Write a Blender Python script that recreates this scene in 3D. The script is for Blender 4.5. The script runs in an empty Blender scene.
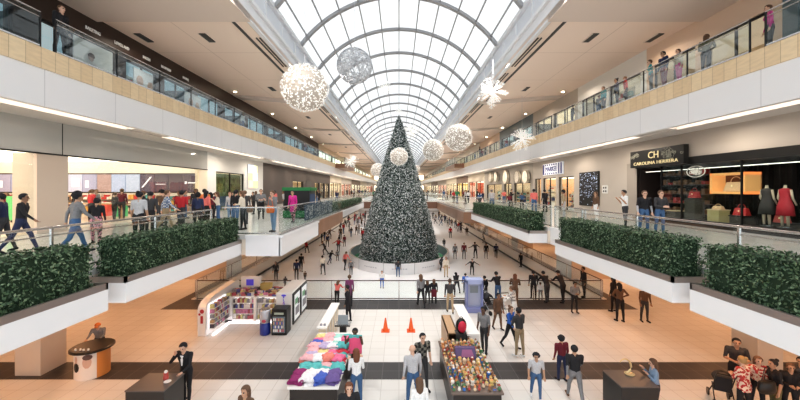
import bpy, bmesh, math, random
from mathutils import Vector, Matrix
random.seed(7)
SC = bpy.context.scene
COL = SC.collection
F, CU, CV, EYE = 345.0, 399.0, 189.0, 6.2
R = math.radians

def P(u, v, Z):
    """a point of the photograph at a known height, in metres"""
    Y = F * (EYE - Z) / (v - CV)
    return ((u - CU) * Y / F, Y, Z)

# ---------------------------------------------------------------- materials
_mats = {}
def mat(name, col, rough=.6, metal=0., emis=0., ecol=None, noise=0., nscale=8., spec=.5):
    if name in _mats: return _mats[name]
    m = bpy.data.materials.new(name); m.use_nodes = True
    nt = m.node_tree; b = nt.nodes['Principled BSDF']
    b.inputs['Base Color'].default_value = (*col, 1)
    b.inputs['Roughness'].default_value = rough
    b.inputs['Metallic'].default_value = metal
    b.inputs['Specular IOR Level'].default_value = spec
    if emis:
        b.inputs['Emission Color'].default_value = (*(ecol or col), 1)
        b.inputs['Emission Strength'].default_value = emis
    if noise:
        n = nt.nodes.new('ShaderNodeTexNoise'); n.inputs['Scale'].default_value = nscale
        n.inputs['Detail'].default_value = 4
        g = nt.nodes.new('ShaderNodeNewGeometry'); nt.links.new(g.outputs['Position'], n.inputs['Vector'])
        r = nt.nodes.new('ShaderNodeValToRGB')
        r.color_ramp.elements[0].position = .3; r.color_ramp.elements[1].position = .7
        r.color_ramp.elements[0].color = (*[c * (1 - noise) for c in col], 1)
        r.color_ramp.elements[1].color = (*[min(1, c * (1 + noise)) for c in col], 1)
        nt.links.new(n.outputs['Fac'], r.inputs['Fac']); nt.links.new(r.outputs['Color'], b.inputs['Base Color'])
    _mats[name] = m
    return m

def glass(name, tint=(1, 1, 1), refl=.12, rough=.02, fr=.35):
    if name in _mats: return _mats[name]
    m = bpy.data.materials.new(name); m.use_nodes = True
    nt = m.node_tree; nt.nodes.clear()
    o = nt.nodes.new('ShaderNodeOutputMaterial'); mx = nt.nodes.new('ShaderNodeMixShader')
    t = nt.nodes.new('ShaderNodeBsdfTransparent'); g = nt.nodes.new('ShaderNodeBsdfGlossy')
    t.inputs['Color'].default_value = (*tint, 1); g.inputs['Roughness'].default_value = rough
    lw = nt.nodes.new('ShaderNodeLayerWeight'); lw.inputs['Blend'].default_value = .25
    ma = nt.nodes.new('ShaderNodeMath'); ma.operation = 'MULTIPLY_ADD'
    ma.inputs[1].default_value = fr; ma.inputs[2].default_value = refl
    nt.links.new(lw.outputs['Fresnel'], ma.inputs[0]); nt.links.new(ma.outputs[0], mx.inputs[0])
    nt.links.new(t.outputs[0], mx.inputs[1]); nt.links.new(g.outputs[0], mx.inputs[2])
    nt.links.new(mx.outputs[0], o.inputs['Surface'])
    _mats[name] = m
    return m

def brick(name, c1, c2, joint, w, h, axes='xy', mortar=.012, offset=0., rough=.35, bias=0., spec=.5, noise=.0):
    """tiles, planks or panels laid out in metres on the named pair of world axes"""
    if name in _mats: return _mats[name]
    m = bpy.data.materials.new(name); m.use_nodes = True
    nt = m.node_tree; b = nt.nodes['Principled BSDF']
    g = nt.nodes.new('ShaderNodeNewGeometry'); s = nt.nodes.new('ShaderNodeSeparateXYZ'); c = nt.nodes.new('ShaderNodeCombineXYZ')
    nt.links.new(g.outputs['Position'], s.inputs[0])
    nt.links.new(s.outputs[axes[0].upper()], c.inputs[0]); nt.links.new(s.outputs[axes[1].upper()], c.inputs[1])
    t = nt.nodes.new('ShaderNodeTexBrick'); t.offset = offset; t.squash = 1
    t.inputs['Scale'].default_value = 1; t.inputs['Brick Width'].default_value = w; t.inputs['Row Height'].default_value = h
    t.inputs['Mortar Size'].default_value = mortar; t.inputs['Mortar Smooth'].default_value = .1; t.inputs['Bias'].default_value = bias
    t.inputs['Color1'].default_value = (*c1, 1); t.inputs['Color2'].default_value = (*c2, 1); t.inputs['Mortar'].default_value = (*joint, 1)
    nt.links.new(c.outputs[0], t.inputs['Vector'])
    if noise:
        n = nt.nodes.new('ShaderNodeTexNoise'); n.inputs['Scale'].default_value = 3; n.inputs['Detail'].default_value = 6
        mp = nt.nodes.new('ShaderNodeMapping'); mp.inputs['Scale'].default_value = (1, 4, 1)
        nt.links.new(c.outputs[0], mp.inputs[0]); nt.links.new(mp.outputs[0], n.inputs['Vector'])
        mr = nt.nodes.new('ShaderNodeMapRange'); mr.inputs[3].default_value = 1 - noise; mr.inputs[4].default_value = 1 + noise
        vm = nt.nodes.new('ShaderNodeVectorMath'); vm.operation = 'SCALE'
        nt.links.new(n.outputs['Fac'], mr.inputs[0]); nt.links.new(t.outputs['Color'], vm.inputs[0]); nt.links.new(mr.outputs[0], vm.inputs['Scale'])
        nt.links.new(vm.outputs[0], b.inputs['Base Color'])
    else:
        nt.links.new(t.outputs['Color'], b.inputs['Base Color'])
    b.inputs['Roughness'].default_value = rough; b.inputs['Specular IOR Level'].default_value = spec
    _mats[name] = m
    return m

# ---------------------------------------------------------------- mesh building
class MB:
    def __init__(s): s.v = []; s.f = []; s.m = []
    def _add(s, vs, fs, m):
        n = len(s.v); s.v += [tuple(p) for p in vs]; s.f += [tuple(i + n for i in f) for f in fs]; s.m += [m] * len(fs); return s
    def box(s, x0, x1, y0, y1, z0, z1, m=0):
        x0, x1 = sorted((x0, x1)); y0, y1 = sorted((y0, y1)); z0, z1 = sorted((z0, z1))
        vs = [(x0, y0, z0), (x1, y0, z0), (x1, y1, z0), (x0, y1, z0), (x0, y0, z1), (x1, y0, z1), (x1, y1, z1), (x0, y1, z1)]
        return s._add(vs, [(0, 3, 2, 1), (4, 5, 6, 7), (0, 1, 5, 4), (1, 2, 6, 5), (2, 3, 7, 6), (3, 0, 4, 7)], m)
    def quad(s, a, b, c, d, m=0): return s._add([a, b, c, d], [(0, 1, 2, 3)], m)
    def tri(s, a, b, c, m=0): return s._add([a, b, c], [(0, 1, 2)], m)
    def lathe(s, c, prof, n=16, m=0, sx=1, sy=1):
        vs = []; fs = []
        for r, z in prof:
            for k in range(n):
                a = 2 * math.pi * k / n; vs.append((c[0] + r * sx * math.cos(a), c[1] + r * sy * math.sin(a), c[2] + z))
        for i in range(len(prof) - 1):
            for k in range(n):
                k2 = (k + 1) % n; fs.append((i * n + k, i * n + k2, (i + 1) * n + k2, (i + 1) * n + k))
        fs.append(tuple(range(n))[::-1]); fs.append(tuple((len(prof) - 1) * n + k for k in range(n)))
        return s._add(vs, fs, m)
    def cyl(s, cx, cy, z0, z1, r, r1=None, n=16, m=0):
        return s.lathe((cx, cy, 0), [(r, z0), (r if r1 is None else r1, z1)], n, m)
    def ball(s, c, rx, ry=None, rz=None, nu=12, nv=8, m=0):
        ry = rx if ry is None else ry; rz = rx if rz is None else rz
        return s.lathe(c, [(max(1e-4, rx * math.sin(math.pi * j / nv)), -rz * math.cos(math.pi * j / nv)) for j in range(nv + 1)], nu, m, 1, ry / rx)
    def tube(s, pts, r, n=6, m=0, r1=None):
        pts = [Vector(p) for p in pts]; vs = []; fs = []
        for i, p in enumerate(pts):
            d = (pts[min(i + 1, len(pts) - 1)] - pts[max(i - 1, 0)]).normalized()
            a = d.cross(Vector((0, 0, 1)) if abs(d.z) < .95 else Vector((1, 0, 0))).normalized(); b = d.cross(a)
            rr = r if r1 is None else r + (r1 - r) * i / (len(pts) - 1)
            for k in range(n):
                t = 2 * math.pi * (k + .5) / n; vs.append(p + a * rr * math.cos(t) + b * rr * math.sin(t))
        for i in range(len(pts) - 1):
            for k in range(n):
                k2 = (k + 1) % n; fs.append((i * n + k, i * n + k2, (i + 1) * n + k2, (i + 1) * n + k))
        fs.append(tuple(range(n))[::-1]); fs.append(tuple((len(pts) - 1) * n + k for k in range(n)))
        return s._add(vs, fs, m)
    def prism(s, poly, z0, z1, m=0):
        n = len(poly); vs = [(x, y, z0) for x, y in poly] + [(x, y, z1) for x, y in poly]
        fs = [tuple(range(n))[::-1], tuple(range(n, 2 * n))] + [(k, (k + 1) % n, n + (k + 1) % n, n + k) for k in range(n)]
        return s._add(vs, fs, m)
    def build(s, name, mats, parent=None, world=True, smooth=False, bevel=0., loc=None):
        if not isinstance(mats, (list, tuple)): mats = [mats]
        vs = s.v; me = bpy.data.meshes.new(name)
        if parent is None and loc is None:
            xs = [p[0] for p in vs]; ys = [p[1] for p in vs]; zs = [p[2] for p in vs]
            loc = ((min(xs) + max(xs)) / 2, (min(ys) + max(ys)) / 2, min(zs))
            vs = [(p[0] - loc[0], p[1] - loc[1], p[2] - loc[2]) for p in vs]
        elif parent is not None and world:
            q = world_loc(parent); vs = [(p[0] - q[0], p[1] - q[1], p[2] - q[2]) for p in vs]
        me.from_pydata(vs, [], s.f)
        for m in mats: me.materials.append(m)
        me.polygons.foreach_set('material_index', s.m)
        if smooth: me.polygons.foreach_set('use_smooth', [True] * len(s.f))
        me.update()
        o = bpy.data.objects.new(name, me); COL.objects.link(o)
        if parent is not None: o.parent = parent
        elif loc is not None: o.location = loc
        if bevel:
            b = o.modifiers.new('Bevel', 'BEVEL'); b.width = bevel; b.segments = 2; b.limit_method = 'ANGLE'
        return o

def world_loc(o):
    p = Vector(o.location)
    while o.parent: o = o.parent; p = p + Vector(o.location)
    return p

def tag(o, label=None, cat=None, group=None, kind=None):
    if label: o['label'] = label
    if cat: o['category'] = cat
    if group: o['group'] = group
    if kind: o['kind'] = kind
    return o

def thing(name, label, cat, loc=(0, 0, 0), rz=0, group=None, kind=None):
    o = bpy.data.objects.new(name, None); COL.objects.link(o); o.empty_display_size = .2
    o.location = loc; o.rotation_euler = (0, 0, R(rz)); return tag(o, label, cat, group, kind)

def struct(name, mb, mats, label, **k):
    o = mb.build(name, mats, **k); return tag(o, label, name.split('_')[0], None, 'structure')

def copy_tree(o, parent=None):
    c = o.copy(); COL.objects.link(c)
    if parent is not None: c.parent = parent
    for ch in list(o.children): copy_tree(ch, c)
    return c

def text(name, s, size, m, loc, side, parent=None, ext=.01, ax=1.0, z_=False):
    """raised lettering on a wall that faces the mall axis (side -1 left, 1 right) or the camera (0)"""
    cu = bpy.data.curves.new(name, 'FONT'); cu.body = s; cu.size = size; cu.extrude = ext
    cu.align_x = 'CENTER'; cu.align_y = 'CENTER'; cu.resolution_u = 2
    cu.materials.append(m)
    tmp = bpy.data.objects.new('tmp', cu); COL.objects.link(tmp)
    dg = bpy.context.evaluated_depsgraph_get(); me = bpy.data.meshes.new_from_object(tmp.evaluated_get(dg))
    bpy.data.objects.remove(tmp); bpy.data.curves.remove(cu); me.name = name
    if not me.materials: me.materials.append(m)
    o = bpy.data.objects.new(name, me); COL.objects.link(o)
    if parent is not None:
        o.parent = parent; q = world_loc(parent); loc = (loc[0] - q[0], loc[1] - q[1], loc[2] - q[2])
    o.location = loc; o.rotation_euler = (R(90), 0, R({-1: 90, 1: -90, 0: 0}[side])); o.scale = (ax, 1, 1)
    return o
# ---------------------------------------------------------------- camera, world, colour
cam = bpy.data.cameras.new('camera'); co = bpy.data.objects.new('camera', cam); COL.objects.link(co)
co.location = (0, 0, EYE); co.rotation_euler = (R(90), 0, 0)
cam.sensor_width = 36; cam.lens = 36 * F / 800; cam.shift_x = (400 - CU) / 800; cam.shift_y = -(200 - CV) / 800
cam.clip_end = 600
SC.camera = co
w = bpy.data.worlds.new('world'); SC.world = w; w.use_nodes = True
bg = w.node_tree.nodes['Background']; bg.inputs[0].default_value = (.93, .97, 1, 1); bg.inputs[1].default_value = 1.6
SC.view_settings.view_transform = 'Standard'; SC.view_settings.look = 'Medium High Contrast'; SC.view_settings.exposure = 0.04
SC.cycles.max_bounces = 8; SC.cycles.diffuse_bounces = 5; SC.cycles.transparent_max_bounces = 24
SC.cycles.caustics_reflective = False; SC.cycles.caustics_refractive = False
SC.cycles.sample_clamp_indirect = 4

M = {}
M['tile'] = brick('pale_floor_tile', (.73, .71, .685), (.69, .67, .64), (.55, .52, .49), .56, .56, 'xy', .010, rough=.42)
M['tile_dark'] = brick('dark_floor_tile', (.045, .042, .045), (.06, .055, .055), (.13, .12, .12), .56, .56, 'xy', .010, rough=.42)
M['ice'] = mat('ice', (.92, .92, .93), .3, noise=.04, nscale=.6)
M['white'] = mat('white_paint', (.80, .81, .83), .45)
M['cream'] = mat('cream_paint', (.80, .72, .64), .5)
M['beige'] = mat('beige_wall', (.60, .54, .48), .6)
M['fascia'] = brick('white_fascia_panel', (.84, .85, .87), (.83, .84, .865), (.52, .53, .56), 2.8, 50, 'yz', .009, rough=.35)
M['wood'] = brick('pale_wood_plank', (.82, .67, .46), (.74, .58, .38), (.50, .38, .24), .46, 50, 'yz', .009, rough=.5, noise=.18)
M['brownwood'] = brick('brown_wood_panel', (.30, .17, .11), (.26, .145, .09), (.10, .05, .03), .9, 9, 'yz', .01, rough=.4)
M['ceil'] = brick('ceiling_plaster', (.88, .74, .64), (.88, .74, .64), (.66, .54, .46), 3.6, 5, 'xy', .02, rough=.8)
M['ceilnear'] = mat('ceiling_bulkhead_plaster', (.72, .62, .55), .8)
M['soffit'] = mat('soffit_plaster', (.62, .59, .57), .6)
M['steel'] = mat('brushed_steel', (.62, .62, .62), .25, .9)
M['darkmetal'] = mat('dark_metal', (.03, .03, .032), .4, .3)
M['rib'] = mat('skylight_steel', (.36, .36, .37), .5)
M['darkgrey'] = mat('dark_grey_paint', (.05, .05, .05), .5)
M['black'] = mat('black_paint', (.012, .012, .012), .35)
M['darkbrown'] = mat('dark_brown_cladding', (.050, .032, .026), .45)
M['brownwall'] = mat('umber_wall', (.085, .068, .062), .55)
M['glass'] = glass('clear_glass', (.93, .97, .96), .03, fr=.14)
M['railglass'] = glass('railing_glass', (.94, .97, .965), .03, fr=.22)
M['bluerail'] = glass('blue_tint_railing_glass', (.70, .80, .84), .04, fr=.13)
M['skyglass'] = glass('skylight_glass', (.66, .66, .655), .02, fr=.1)
M['cove'] = mat('cove_light', (1, .93, .86), .5, emis=3.5, ecol=(1, .86, .72))
M['lamp'] = mat('lamp_glow', (1, .9, .75), .5, emis=14, ecol=(1, .84, .6))
M['shopglow'] = mat('lit_shop_ceiling', (1, .95, .85), .5, emis=2.2, ecol=(1, .86, .68))
M['shopglowwhite'] = mat('lit_white_shop_ceiling', (1, .97, .9), .5, emis=2.0, ecol=(1, .90, .78))
M['signwhite'] = mat('white_letter', (.85, .85, .82), .4, emis=.1)
M['gold'] = mat('gold_letter', (.85, .72, .42), .3, .3, emis=.35, ecol=(.9, .75, .45))

# ---------------------------------------------------------------- ground floor, ice, rink walls
b = MB()
for x0, x1, y0, y1, m in [(-20, 20, -5, 11.23, 0), (-20, 20, 11.23, 12.36, 1), (-20, 20, 12.36, 17.75, 0),
                          (-20, -12.3, 17.75, 97, 0), (12.3, 20, 17.75, 97, 0), (-12.3, 12.3, 17.75, 19.35, 1),
                          (-12.3, -11.5, 19.35, 97, 1), (11.5, 12.3, 19.35, 97, 1), (-20, 20, 97, 190, 0)]:
    b.box(x0, x1, y0, y1, -.15, 0, m)
struct('floor', b, [M['tile'], M['tile_dark']], 'pale tiled concourse floor with dark tile bands', loc=(0, 0, 0))
b = MB().box(-11.6, 11.6, 19.2, 97.2, -1.0, -.85)
struct('floor_ice', b, M['ice'], 'white ice surface of the sunken skating rink', loc=(0, 0, 0))
for s, nm in ((-1, 'left'), (1, 'right')):
    b = MB().box(s * 11.42, s * 11.62, 19.3, 97, -.99, .06, 0).box(s * 11.36, s * 11.42, 19.4, 97, -.84, -.70, 1)
    struct('wall_rink_' + nm, b, [M['cream'], M['black']], 'cream rink surround with black kick strip along the %s of the ice' % nm)
b = MB().box(-11.4, 11.4, 19.2, 19.34, -.99, -.16, 0)
struct('wall_rink_front', b, M['cream'], 'cream rink surround below the front railing')
b = MB().box(-11.4, 11.4, 97.0, 97.3, -.99, 1.1, 0)
struct('wall_rink_back', b, M['white'], 'white barrier across the far end of the rink')

# ---------------------------------------------------------------- level two decks
DL = [(-2, 13.0, 6.77), (13.0, 27, 4.5), (27, 48, 5.68), (48, 54, 0), (54, 97, 6.7), (97, 190, 6.7)]
DR = [(-2, 13.15, 6.77), (13.15, 15.7, 6.95), (15.7, 28.3, 6.77), (28.3, 48, 5.4), (48, 54, 0), (54, 97, 6.7), (97, 190, 6.7)]
M['deckfloor'] = brick('polished_deck_tile', (.70, .69, .67), (.66, .65, .63), (.5, .49, .47), .9, .9, 'xy', .01, rough=.18)
for s, nm, D in ((-1, 'left', DL), (1, 'right', DR)):
    b = MB(); c = MB()
    for y0, y1, xe in D:
        b.box(s * xe, s * 26, y0, y1, 4.3, 4.45, 0); c.box(s * xe, s * 26, y0, y1, 3.72, 4.3, 0)
    struct('floor_upper_' + nm, b, M['deckfloor'], 'pale polished walkway floor of the middle level on the %s' % nm, loc=(0, 0, 0))
    struct('ceiling_lower_' + nm, c, mat('underdeck_plaster', (.75, .66, .56), .7), 'plaster soffit under the middle level walkway on the %s' % nm, loc=(0, 0, 0))
n = 1
def trim(b, mats, label):
    global n
    o = struct('trim_%d' % n, b, mats, label); n += 1; return o
trim(MB().box(-5.75, -4.46, 12.93, 13.0, 3.68, 4.47).box(-4.5, -4.42, 12.93, 18.9, 3.68, 4.47).box(-5.75, -4.4, 12.88, 12.95, 4.36, 4.47).box(-4.5, -4.36, 12.93, 18.9, 4.36, 4.47), M['white'], 'stepped white fascia of the projecting deck on the left')
trim(MB().box(-4.5, -4.40, 18.9, 27, 3.66, 4.46), M['brownwood'], 'brown wood fascia of the projecting deck on the left')
trim(MB().box(-4.95, -4.87, 27, 48, 3.72, 4.3), M['white'], 'white fascia under the farther planter on the left')
trim(MB().box(5.3, 5.4, 28.3, 48, 3.4, 4.3).box(5.3, 6.9, 28.22, 28.3, 3.4, 4.3), M['brownwood'], 'brown wood fascia of the projecting deck on the right')
trim(MB().box(-4.9, 5.3, 47.85, 48, 3.5, 4.4), mat('brown_bridge', (.24, .13, .09), .5), 'brown fascia of the bridge behind the tree')
trim(MB().box(-6.75, -6.6, 54, 97, 3.7, 4.47).box(6.6, 6.75, 54, 97, 3.7, 4.47), M['white'], 'white fascia of the middle level beyond the bridge')
trim(MB().box(6.88, 6.96, 13.15, 15.7, 3.7, 4.47), M['white'], 'white fascia in the gap between the planters on the right')
trim(MB().box(-11.5, 11.5, 96.5, 97.5, 3.7, 4.5).box(-7, 7, 97.5, 103, 3.7, 4.5), mat('brown_bridge', (.24, .13, .09), .5), 'brown footbridge over the far end of the rink')

# pillars under the decks
pc = mat('pillar_stone', (.56, .50, .44), .4); pw = mat('pillar_white', (.82, .80, .78), .4)
k = 1
for s in (-1, 1):
    for (x0, x1, y0, y1) in [(11.9, 12.75, 11.45, 12.35), (11.9, 15.0, 23.8, 26.1), (12.4, 14, 36, 38), (12.4, 14, 48, 50), (12.4, 14, 60, 62), (12.4, 14, 72, 74), (12.4, 14, 84, 86)]:
        b = MB().box(s * x0, s * x1, y0, y1, 0, 3.72)
        b.m = [1 if (i == (5 if s > 0 else 3) and x1 == 15) else 0 for i in range(6)]
        struct('pillar_%d' % k, b, [pc if y0 < 20 else mat('pillar_warm', (.66, .52, .40), .5), pw], 'square pillar holding up the middle level walkway'); k += 1

# lower level outer walls
for s, nm in ((-1, 'left'), (1, 'right')):
    b = MB().box(s * 19, s * 19.3, -2, 190, 0, 3.72, 0)
    for i in range(9):
        y = 24 + i * 8; b.box(s * 18.9, s * 19.0, y, y + 5.5, .1, 2.9, 1 if i % 2 else 2)
    struct('wall_lower_' + nm, b, [M['cream'], mat('dim_shop_glow', (.5, .3, .18), .5, emis=.5, ecol=(1, .6, .35)), M['brownwall']], 'lower level shop wall on the %s' % nm)

# ---------------------------------------------------------------- level three: fascia, soffit, cove lights, floor, ceiling
W3 = 11.5
for s, nm in ((-1, 'left'), (1, 'right')):
    w_ = W3 if s < 0 else 11.75
    trim(MB().box(s * w_, s * (w_ + .25), -1, 190, 8.88, 10.08), M['fascia'], 'white panelled balcony fascia on the %s' % nm)
    trim(MB().box(s * (w_ - .05), s * (w_ + .2), -1, 190, 10.08, 10.75), M['wood'], 'pale wood plank band on the %s balcony edge' % nm)
    b = MB().box(s * w_, s * 26, -1, 190, 10.5, 10.72)
    struct('floor_top_' + nm, b, mat('top_level_floor', (.55, .52, .5), .35), 'floor of the top level on the %s' % nm)
    b = MB().box(s * (w_ + .75), s * 14.3, -1, 190, 8.92, 9.05).box(s * (w_ + .2), s * (w_ + .78), -1, 190, 9.15, 9.25).box(s * (w_ + .74), s * (w_ + .8), -1, 190, 8.86, 9.2)
    for y in (15.5, 30.5, 45.5, 60.5, 75.5): b.box(s * (w_ + .27), s * (w_ + .8), y + .01, y + 2.39, 8.9, 9.1)
    struct('ceiling_soffit_' + nm, b, M['soffit'], 'grey soffit above the middle level shops on the %s' % nm)
    ys = [(-1, 15.5), (17.9, 30.5), (32.9, 45.5), (47.9, 60.5), (62.9, 75.5), (77.9, 120)]
    for i, (y0, y1) in enumerate(ys):
        o = MB().box(s * (w_ + .28), s * (w_ + .62), y0, y1, 9.02, 9.12).build('cove_light', M['cove'])
        tag(o, '%s warm white cove light strip under the %s balcony' % (['nearest long', 'second', 'third', 'fourth', 'fifth', 'farthest'][i], nm), 'light', 'cove lights under the balconies')
    # ceiling
    b = MB().box(s * 6.9, s * 20, 16.0, 190, 14.1, 14.3, 0).box(s * 6.9, s * 20, -1, 16.0, 13.95, 14.3, 1)
    struct('ceiling_top_' + nm, b, [M['ceil'], M['ceilnear']], 'flat plaster ceiling of the top level on the %s' % nm)
    for y in (30, 45, 60, 75, 90, 105, 120, 140):
        b = MB(); N = 14; prev = None
        for i in range(N + 1):
            t = i / N; x = 6.9 + t * 7.2; zz = 14.1 - .28 * math.sin(math.pi * min(1, t * 1.0)) ** .7 - .02; yy = y + .9 * math.cos(math.pi * t)
            if prev:
                (xp, zp, yp) = prev
                b.quad((s * xp, yp, zp), (s * x, yy, zz), (s * x, yy, 14.12), (s * xp, yp, 14.12)); b.quad((s * xp, yp, zp), (s * x, yy, zz), (s * x, yy + 1.6, 14.1), (s * xp, yp + 1.6, 14.1))
            prev = (x, zz, yy)
        trim(b, mat('ceiling_fold', (.64, .57, .52), .8), 'curved drop fold across the top level ceiling')
    # skylight kerb
    b = MB().box(s * 6.9, s * 7.1, -1, 190, 14.0, 14.8, 0).box(s * 6.75, s * 7.1, -1, 190, 14.8, 14.98, 0).box(s * 7.0, s * 7.2, -1, 190, 14.98, 16.1, 1).box(s * 6.8, s * 7.1, -1, 190, 16.1, 16.35, 0)
    for i in range(60): b.box(s * 6.93, s * 7.0, 3 + i * 2.5, 3.12 + i * 2.5, 14.98, 16.1, 0)
    trim(b, [M['white'], mat('kerb_panel', (.72, .75, .80), .5)], 'white kerb carrying the skylight on the %s' % nm)
    # slots
    b = MB().box(s * 7.75, s * 7.9, 16.2, 150, 14.07, 14.11)
    tag(b.build('ceiling_slot', M['darkgrey']), 'long dark slot running down the %s ceiling' % nm, 'vent')
    for i, y in enumerate((18.0, 23.5, 31.5, 37, 46.5, 52, 62, 68)):
        t = thing('linear_diffuser', 'thin double line air diffuser beside the dark slot on the %s ceiling' % nm, 'vent', (s * 7.35, y, 14.07), 0, 'line diffusers of the %s ceiling' % nm)
        for dx in (-.09, .09): MB().box(dx - .03, dx + .03, 0, 4.2, -.02, .03).build('slat', M['darkgrey'], t, world=False)
    for x in (10.0, 13.3):
        for y in (18.0, 27.2, 38, 50, 65):
            if x > 13 and y > 20: continue
            t = thing('ceiling_vent', 'small dark rectangular ceiling vent on the %s ceiling, %s' % (nm, 'beside the balcony shops' if x > 13 else ('nearest in the middle of the bay' if y == 18 else 'farther down the mall')), 'vent', (s * x, y, 14.08), 0, 'ceiling vents')
            MB().box(-.16, .16, -.5, .5, -.02, .02).build('grille', M['darkgrey'], t, world=False)
            MB().box(-.19, -.16, -.53, .53, -.03, .02).build('frame', M['ceilnear'], t, world=False)
    for y in (27.8, 36, 44, 52, 60, 75, 92):
        t = thing('ceiling_downlight', 'bright round downlight in the %s ceiling near the shops' % nm, 'light', (s * 13.2, y, 14.06), 0, 'downlights of the %s ceiling' % nm)
        MB().cyl(0, 0, -.02, .04, .16, n=14).build('housing', M['steel'], t, world=False)
        MB().cyl(0, 0, -.05, -.02, .12, n=14).build('lens', M['lamp'], t, world=False)

# ---------------------------------------------------------------- skylight
RAD, CZ, TH = 8.63, 11.12, 53.1
sky = thing('window_1', 'barrel vaulted glass skylight over the rink', 'window', (0, 0, 0), 0, None, 'structure')
y0s, y1s = -1, 184
b = MB(); NA = 33
pts = [(RAD * math.sin(R(-TH + 2 * TH * i / NA)), CZ + RAD * math.cos(R(-TH + 2 * TH * i / NA))) for i in range(NA + 1)]
for i in range(NA): b.quad((pts[i][0], y0s, pts[i][1]), (pts[i + 1][0], y0s, pts[i + 1][1]), (pts[i + 1][0], y1s, pts[i + 1][1]), (pts[i][0], y1s, pts[i][1]))
b.build('glass_pane', M['skyglass'], sky)
y = 4.0
while y < 184:
    b = MB()
    for i in range(NA):
        (xa, za), (xb, zb) = pts[i], pts[i + 1]; k = .974
        A = lambda x, z, q: (x * q, (z - CZ) * q + CZ)
        a0, a1 = A(xa, za, .998), A(xb, zb, .998); c0, c1 = A(xa, za, k), A(xb, zb, k)
        for yy in (y - .10, y + .10): b.quad((a0[0], yy, a0[1]), (a1[0], yy, a1[1]), (c1[0], yy, c1[1]), (c0[0], yy, c0[1]))
        b.quad((c0[0], y - .16, c0[1]), (c1[0], y - .16, c1[1]), (c1[0], y + .16, c1[1]), (c0[0], y + .16, c0[1]))
        b.quad((a0[0], y -   .12, a0[1]), (a1[0], y -   .12, a1[1]), (a1[0], y +   .12, a1[1]), (a0[0], y +   .12, a0[1]))
    b.build('rib', M['rib'], sky); y += 5
for k in range(-5, 6):
    a = R(9.66 * k); x, z = RAD * .99 * math.sin(a), CZ + RAD * .99 * math.cos(a)
    MB().tube([(x, y0s, z), (x, y1s, z)], .06, 4).build('mullion', M['rib'], sky)
# end wall of the mall
b = MB().box(-26, 26, 184, 184.4, -.1, 14.2, 0)
b.m = [0] * 6
for z0, z1, m in ((1, 3.2, 1), (4.9, 8, 1), (11, 13.5, 1), (3.7, 4.5, 2), (8.9, 10.7, 2)): b.box(-13, 13, 183.8, 184, z0, z1, m)
b.box(-9, 9, 184, 184.3, 14.2, 20, 2)
struct('wall_far', b, [M['beige'], M['shopglow'], M['white']], 'far end wall of the mall with lit shopfronts')

# ---------------------------------------------------------------- lamps
def spot(x, y, z, e, col, size=.5, spread=120, rot=(0, 0, 0), nm='ceiling_lamp'):
    l = bpy.data.lights.new(nm, 'AREA'); l.shape = 'DISK'; l.size = size; l.energy = e; l.color = col; l.spread = R(spread)
    o = bpy.data.objects.new(nm, l); COL.objects.link(o); o.location = (x, y, z); o.rotation_euler = rot; return o
for y in range(14, 100, 8):
    for s in (-1, 1): spot(s * 6.55, y, 14.6, 210, (1, .94, .88), .25, 125, (0, R(s * 26), 0), 'rink_fill_light')  # added fill lights along the skylight kerb, put in to brighten the ice
for s in (-1, 1):
    for y in (2, 5.5, 9.5, 14, 17.8): spot(s * 9.6, y, 3.68, 40, (1, .50, .24), .9, 160)
    for y in (22, 28, 36, 46, 58, 72, 88): spot(s * 14.6, y, 3.68, 65, (1, .52, .26), .9, 160)
    for y in (4, 10, 16): spot(s * 15, y, 3.68, 55, (1, .50, .24), .9, 160)
    for y in range(2, 100, 6):
        if s > 0 or y > 25: spot(s * 12.5, y, 8.85, 60, (1, .88, .74), .3, 175)
    for y in range(4, 110, 7): spot(s * 12.6, y, 14.0, 55, (1, .84, .68), .3, 150)
# ---------------------------------------------------------------- railings
def railing(name, label, segs, zf, h, gl, post=M['steel'], rail=M['steel'], group=None, midrail=False, posts=True, rr=.028, up=0.):
    """segs: list of ((x0,y0),(x1,y1),number of panels)"""
    x0, y0 = segs[0][0]
    t = thing(name, label, 'railing', (x0, y0, zf), 0, group)
    for (a, c, n_) in segs:
        a = Vector((*a, 0)); c = Vector((*c, 0)); d = (c - a) / n_; un = d.normalized(); nrm = Vector((-un.y, un.x, 0))
        for i in range(n_):
            p = a + d * i + un * .03; q = a + d * (i + 1) - un * .03; e = nrm * .009; b = MB()
            for z0, z1 in ((zf + .08, zf + h - .05),):
                A, B = p - e, p + e; C, D = q + e, q - e
                vs = [(v.x, v.y, z) for z in (z0, z1) for v in (A, B, C, D)]
                b._add(vs, [(0, 1, 2, 3), (4, 5, 6, 7), (0, 1, 5, 4), (1, 2, 6, 5), (2, 3, 7, 6), (3, 0, 4, 7)], 0)
            b.build('glass_panel', gl, t)
        if posts:
            for i in range(n_ + 1):
                p = a + d * i
                MB().box(p.x - .022, p.x + .022, p.y - .022, p.y + .022, zf, zf + h).build('post', post, t)
        MB().tube([(a.x, a.y, zf + h), (c.x, c.y, zf + h)], rr, 6).build('handrail', rail, t)
        MB().tube([(a.x, a.y, zf + .07), (c.x, c.y, zf + .07)], .03, 4).build('shoe_rail', rail, t)
        if midrail: MB().tube([(a.x, a.y, zf + h - .16), (c.x, c.y, zf + h - .16)], .016, 6).build('inner_rail', M['steel'], t)
    return t
EO = 0
railing('rink_railing', 'glass railing with dark handrail across the near end of the ice rink', [((-11.3, 19.32), (11.3, 19.32), 6)], 0, 1.07, M['railglass'], M['steel'], mat('bronze_rail', (.08, .06, .05), .35, .4), rr=.03)
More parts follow.
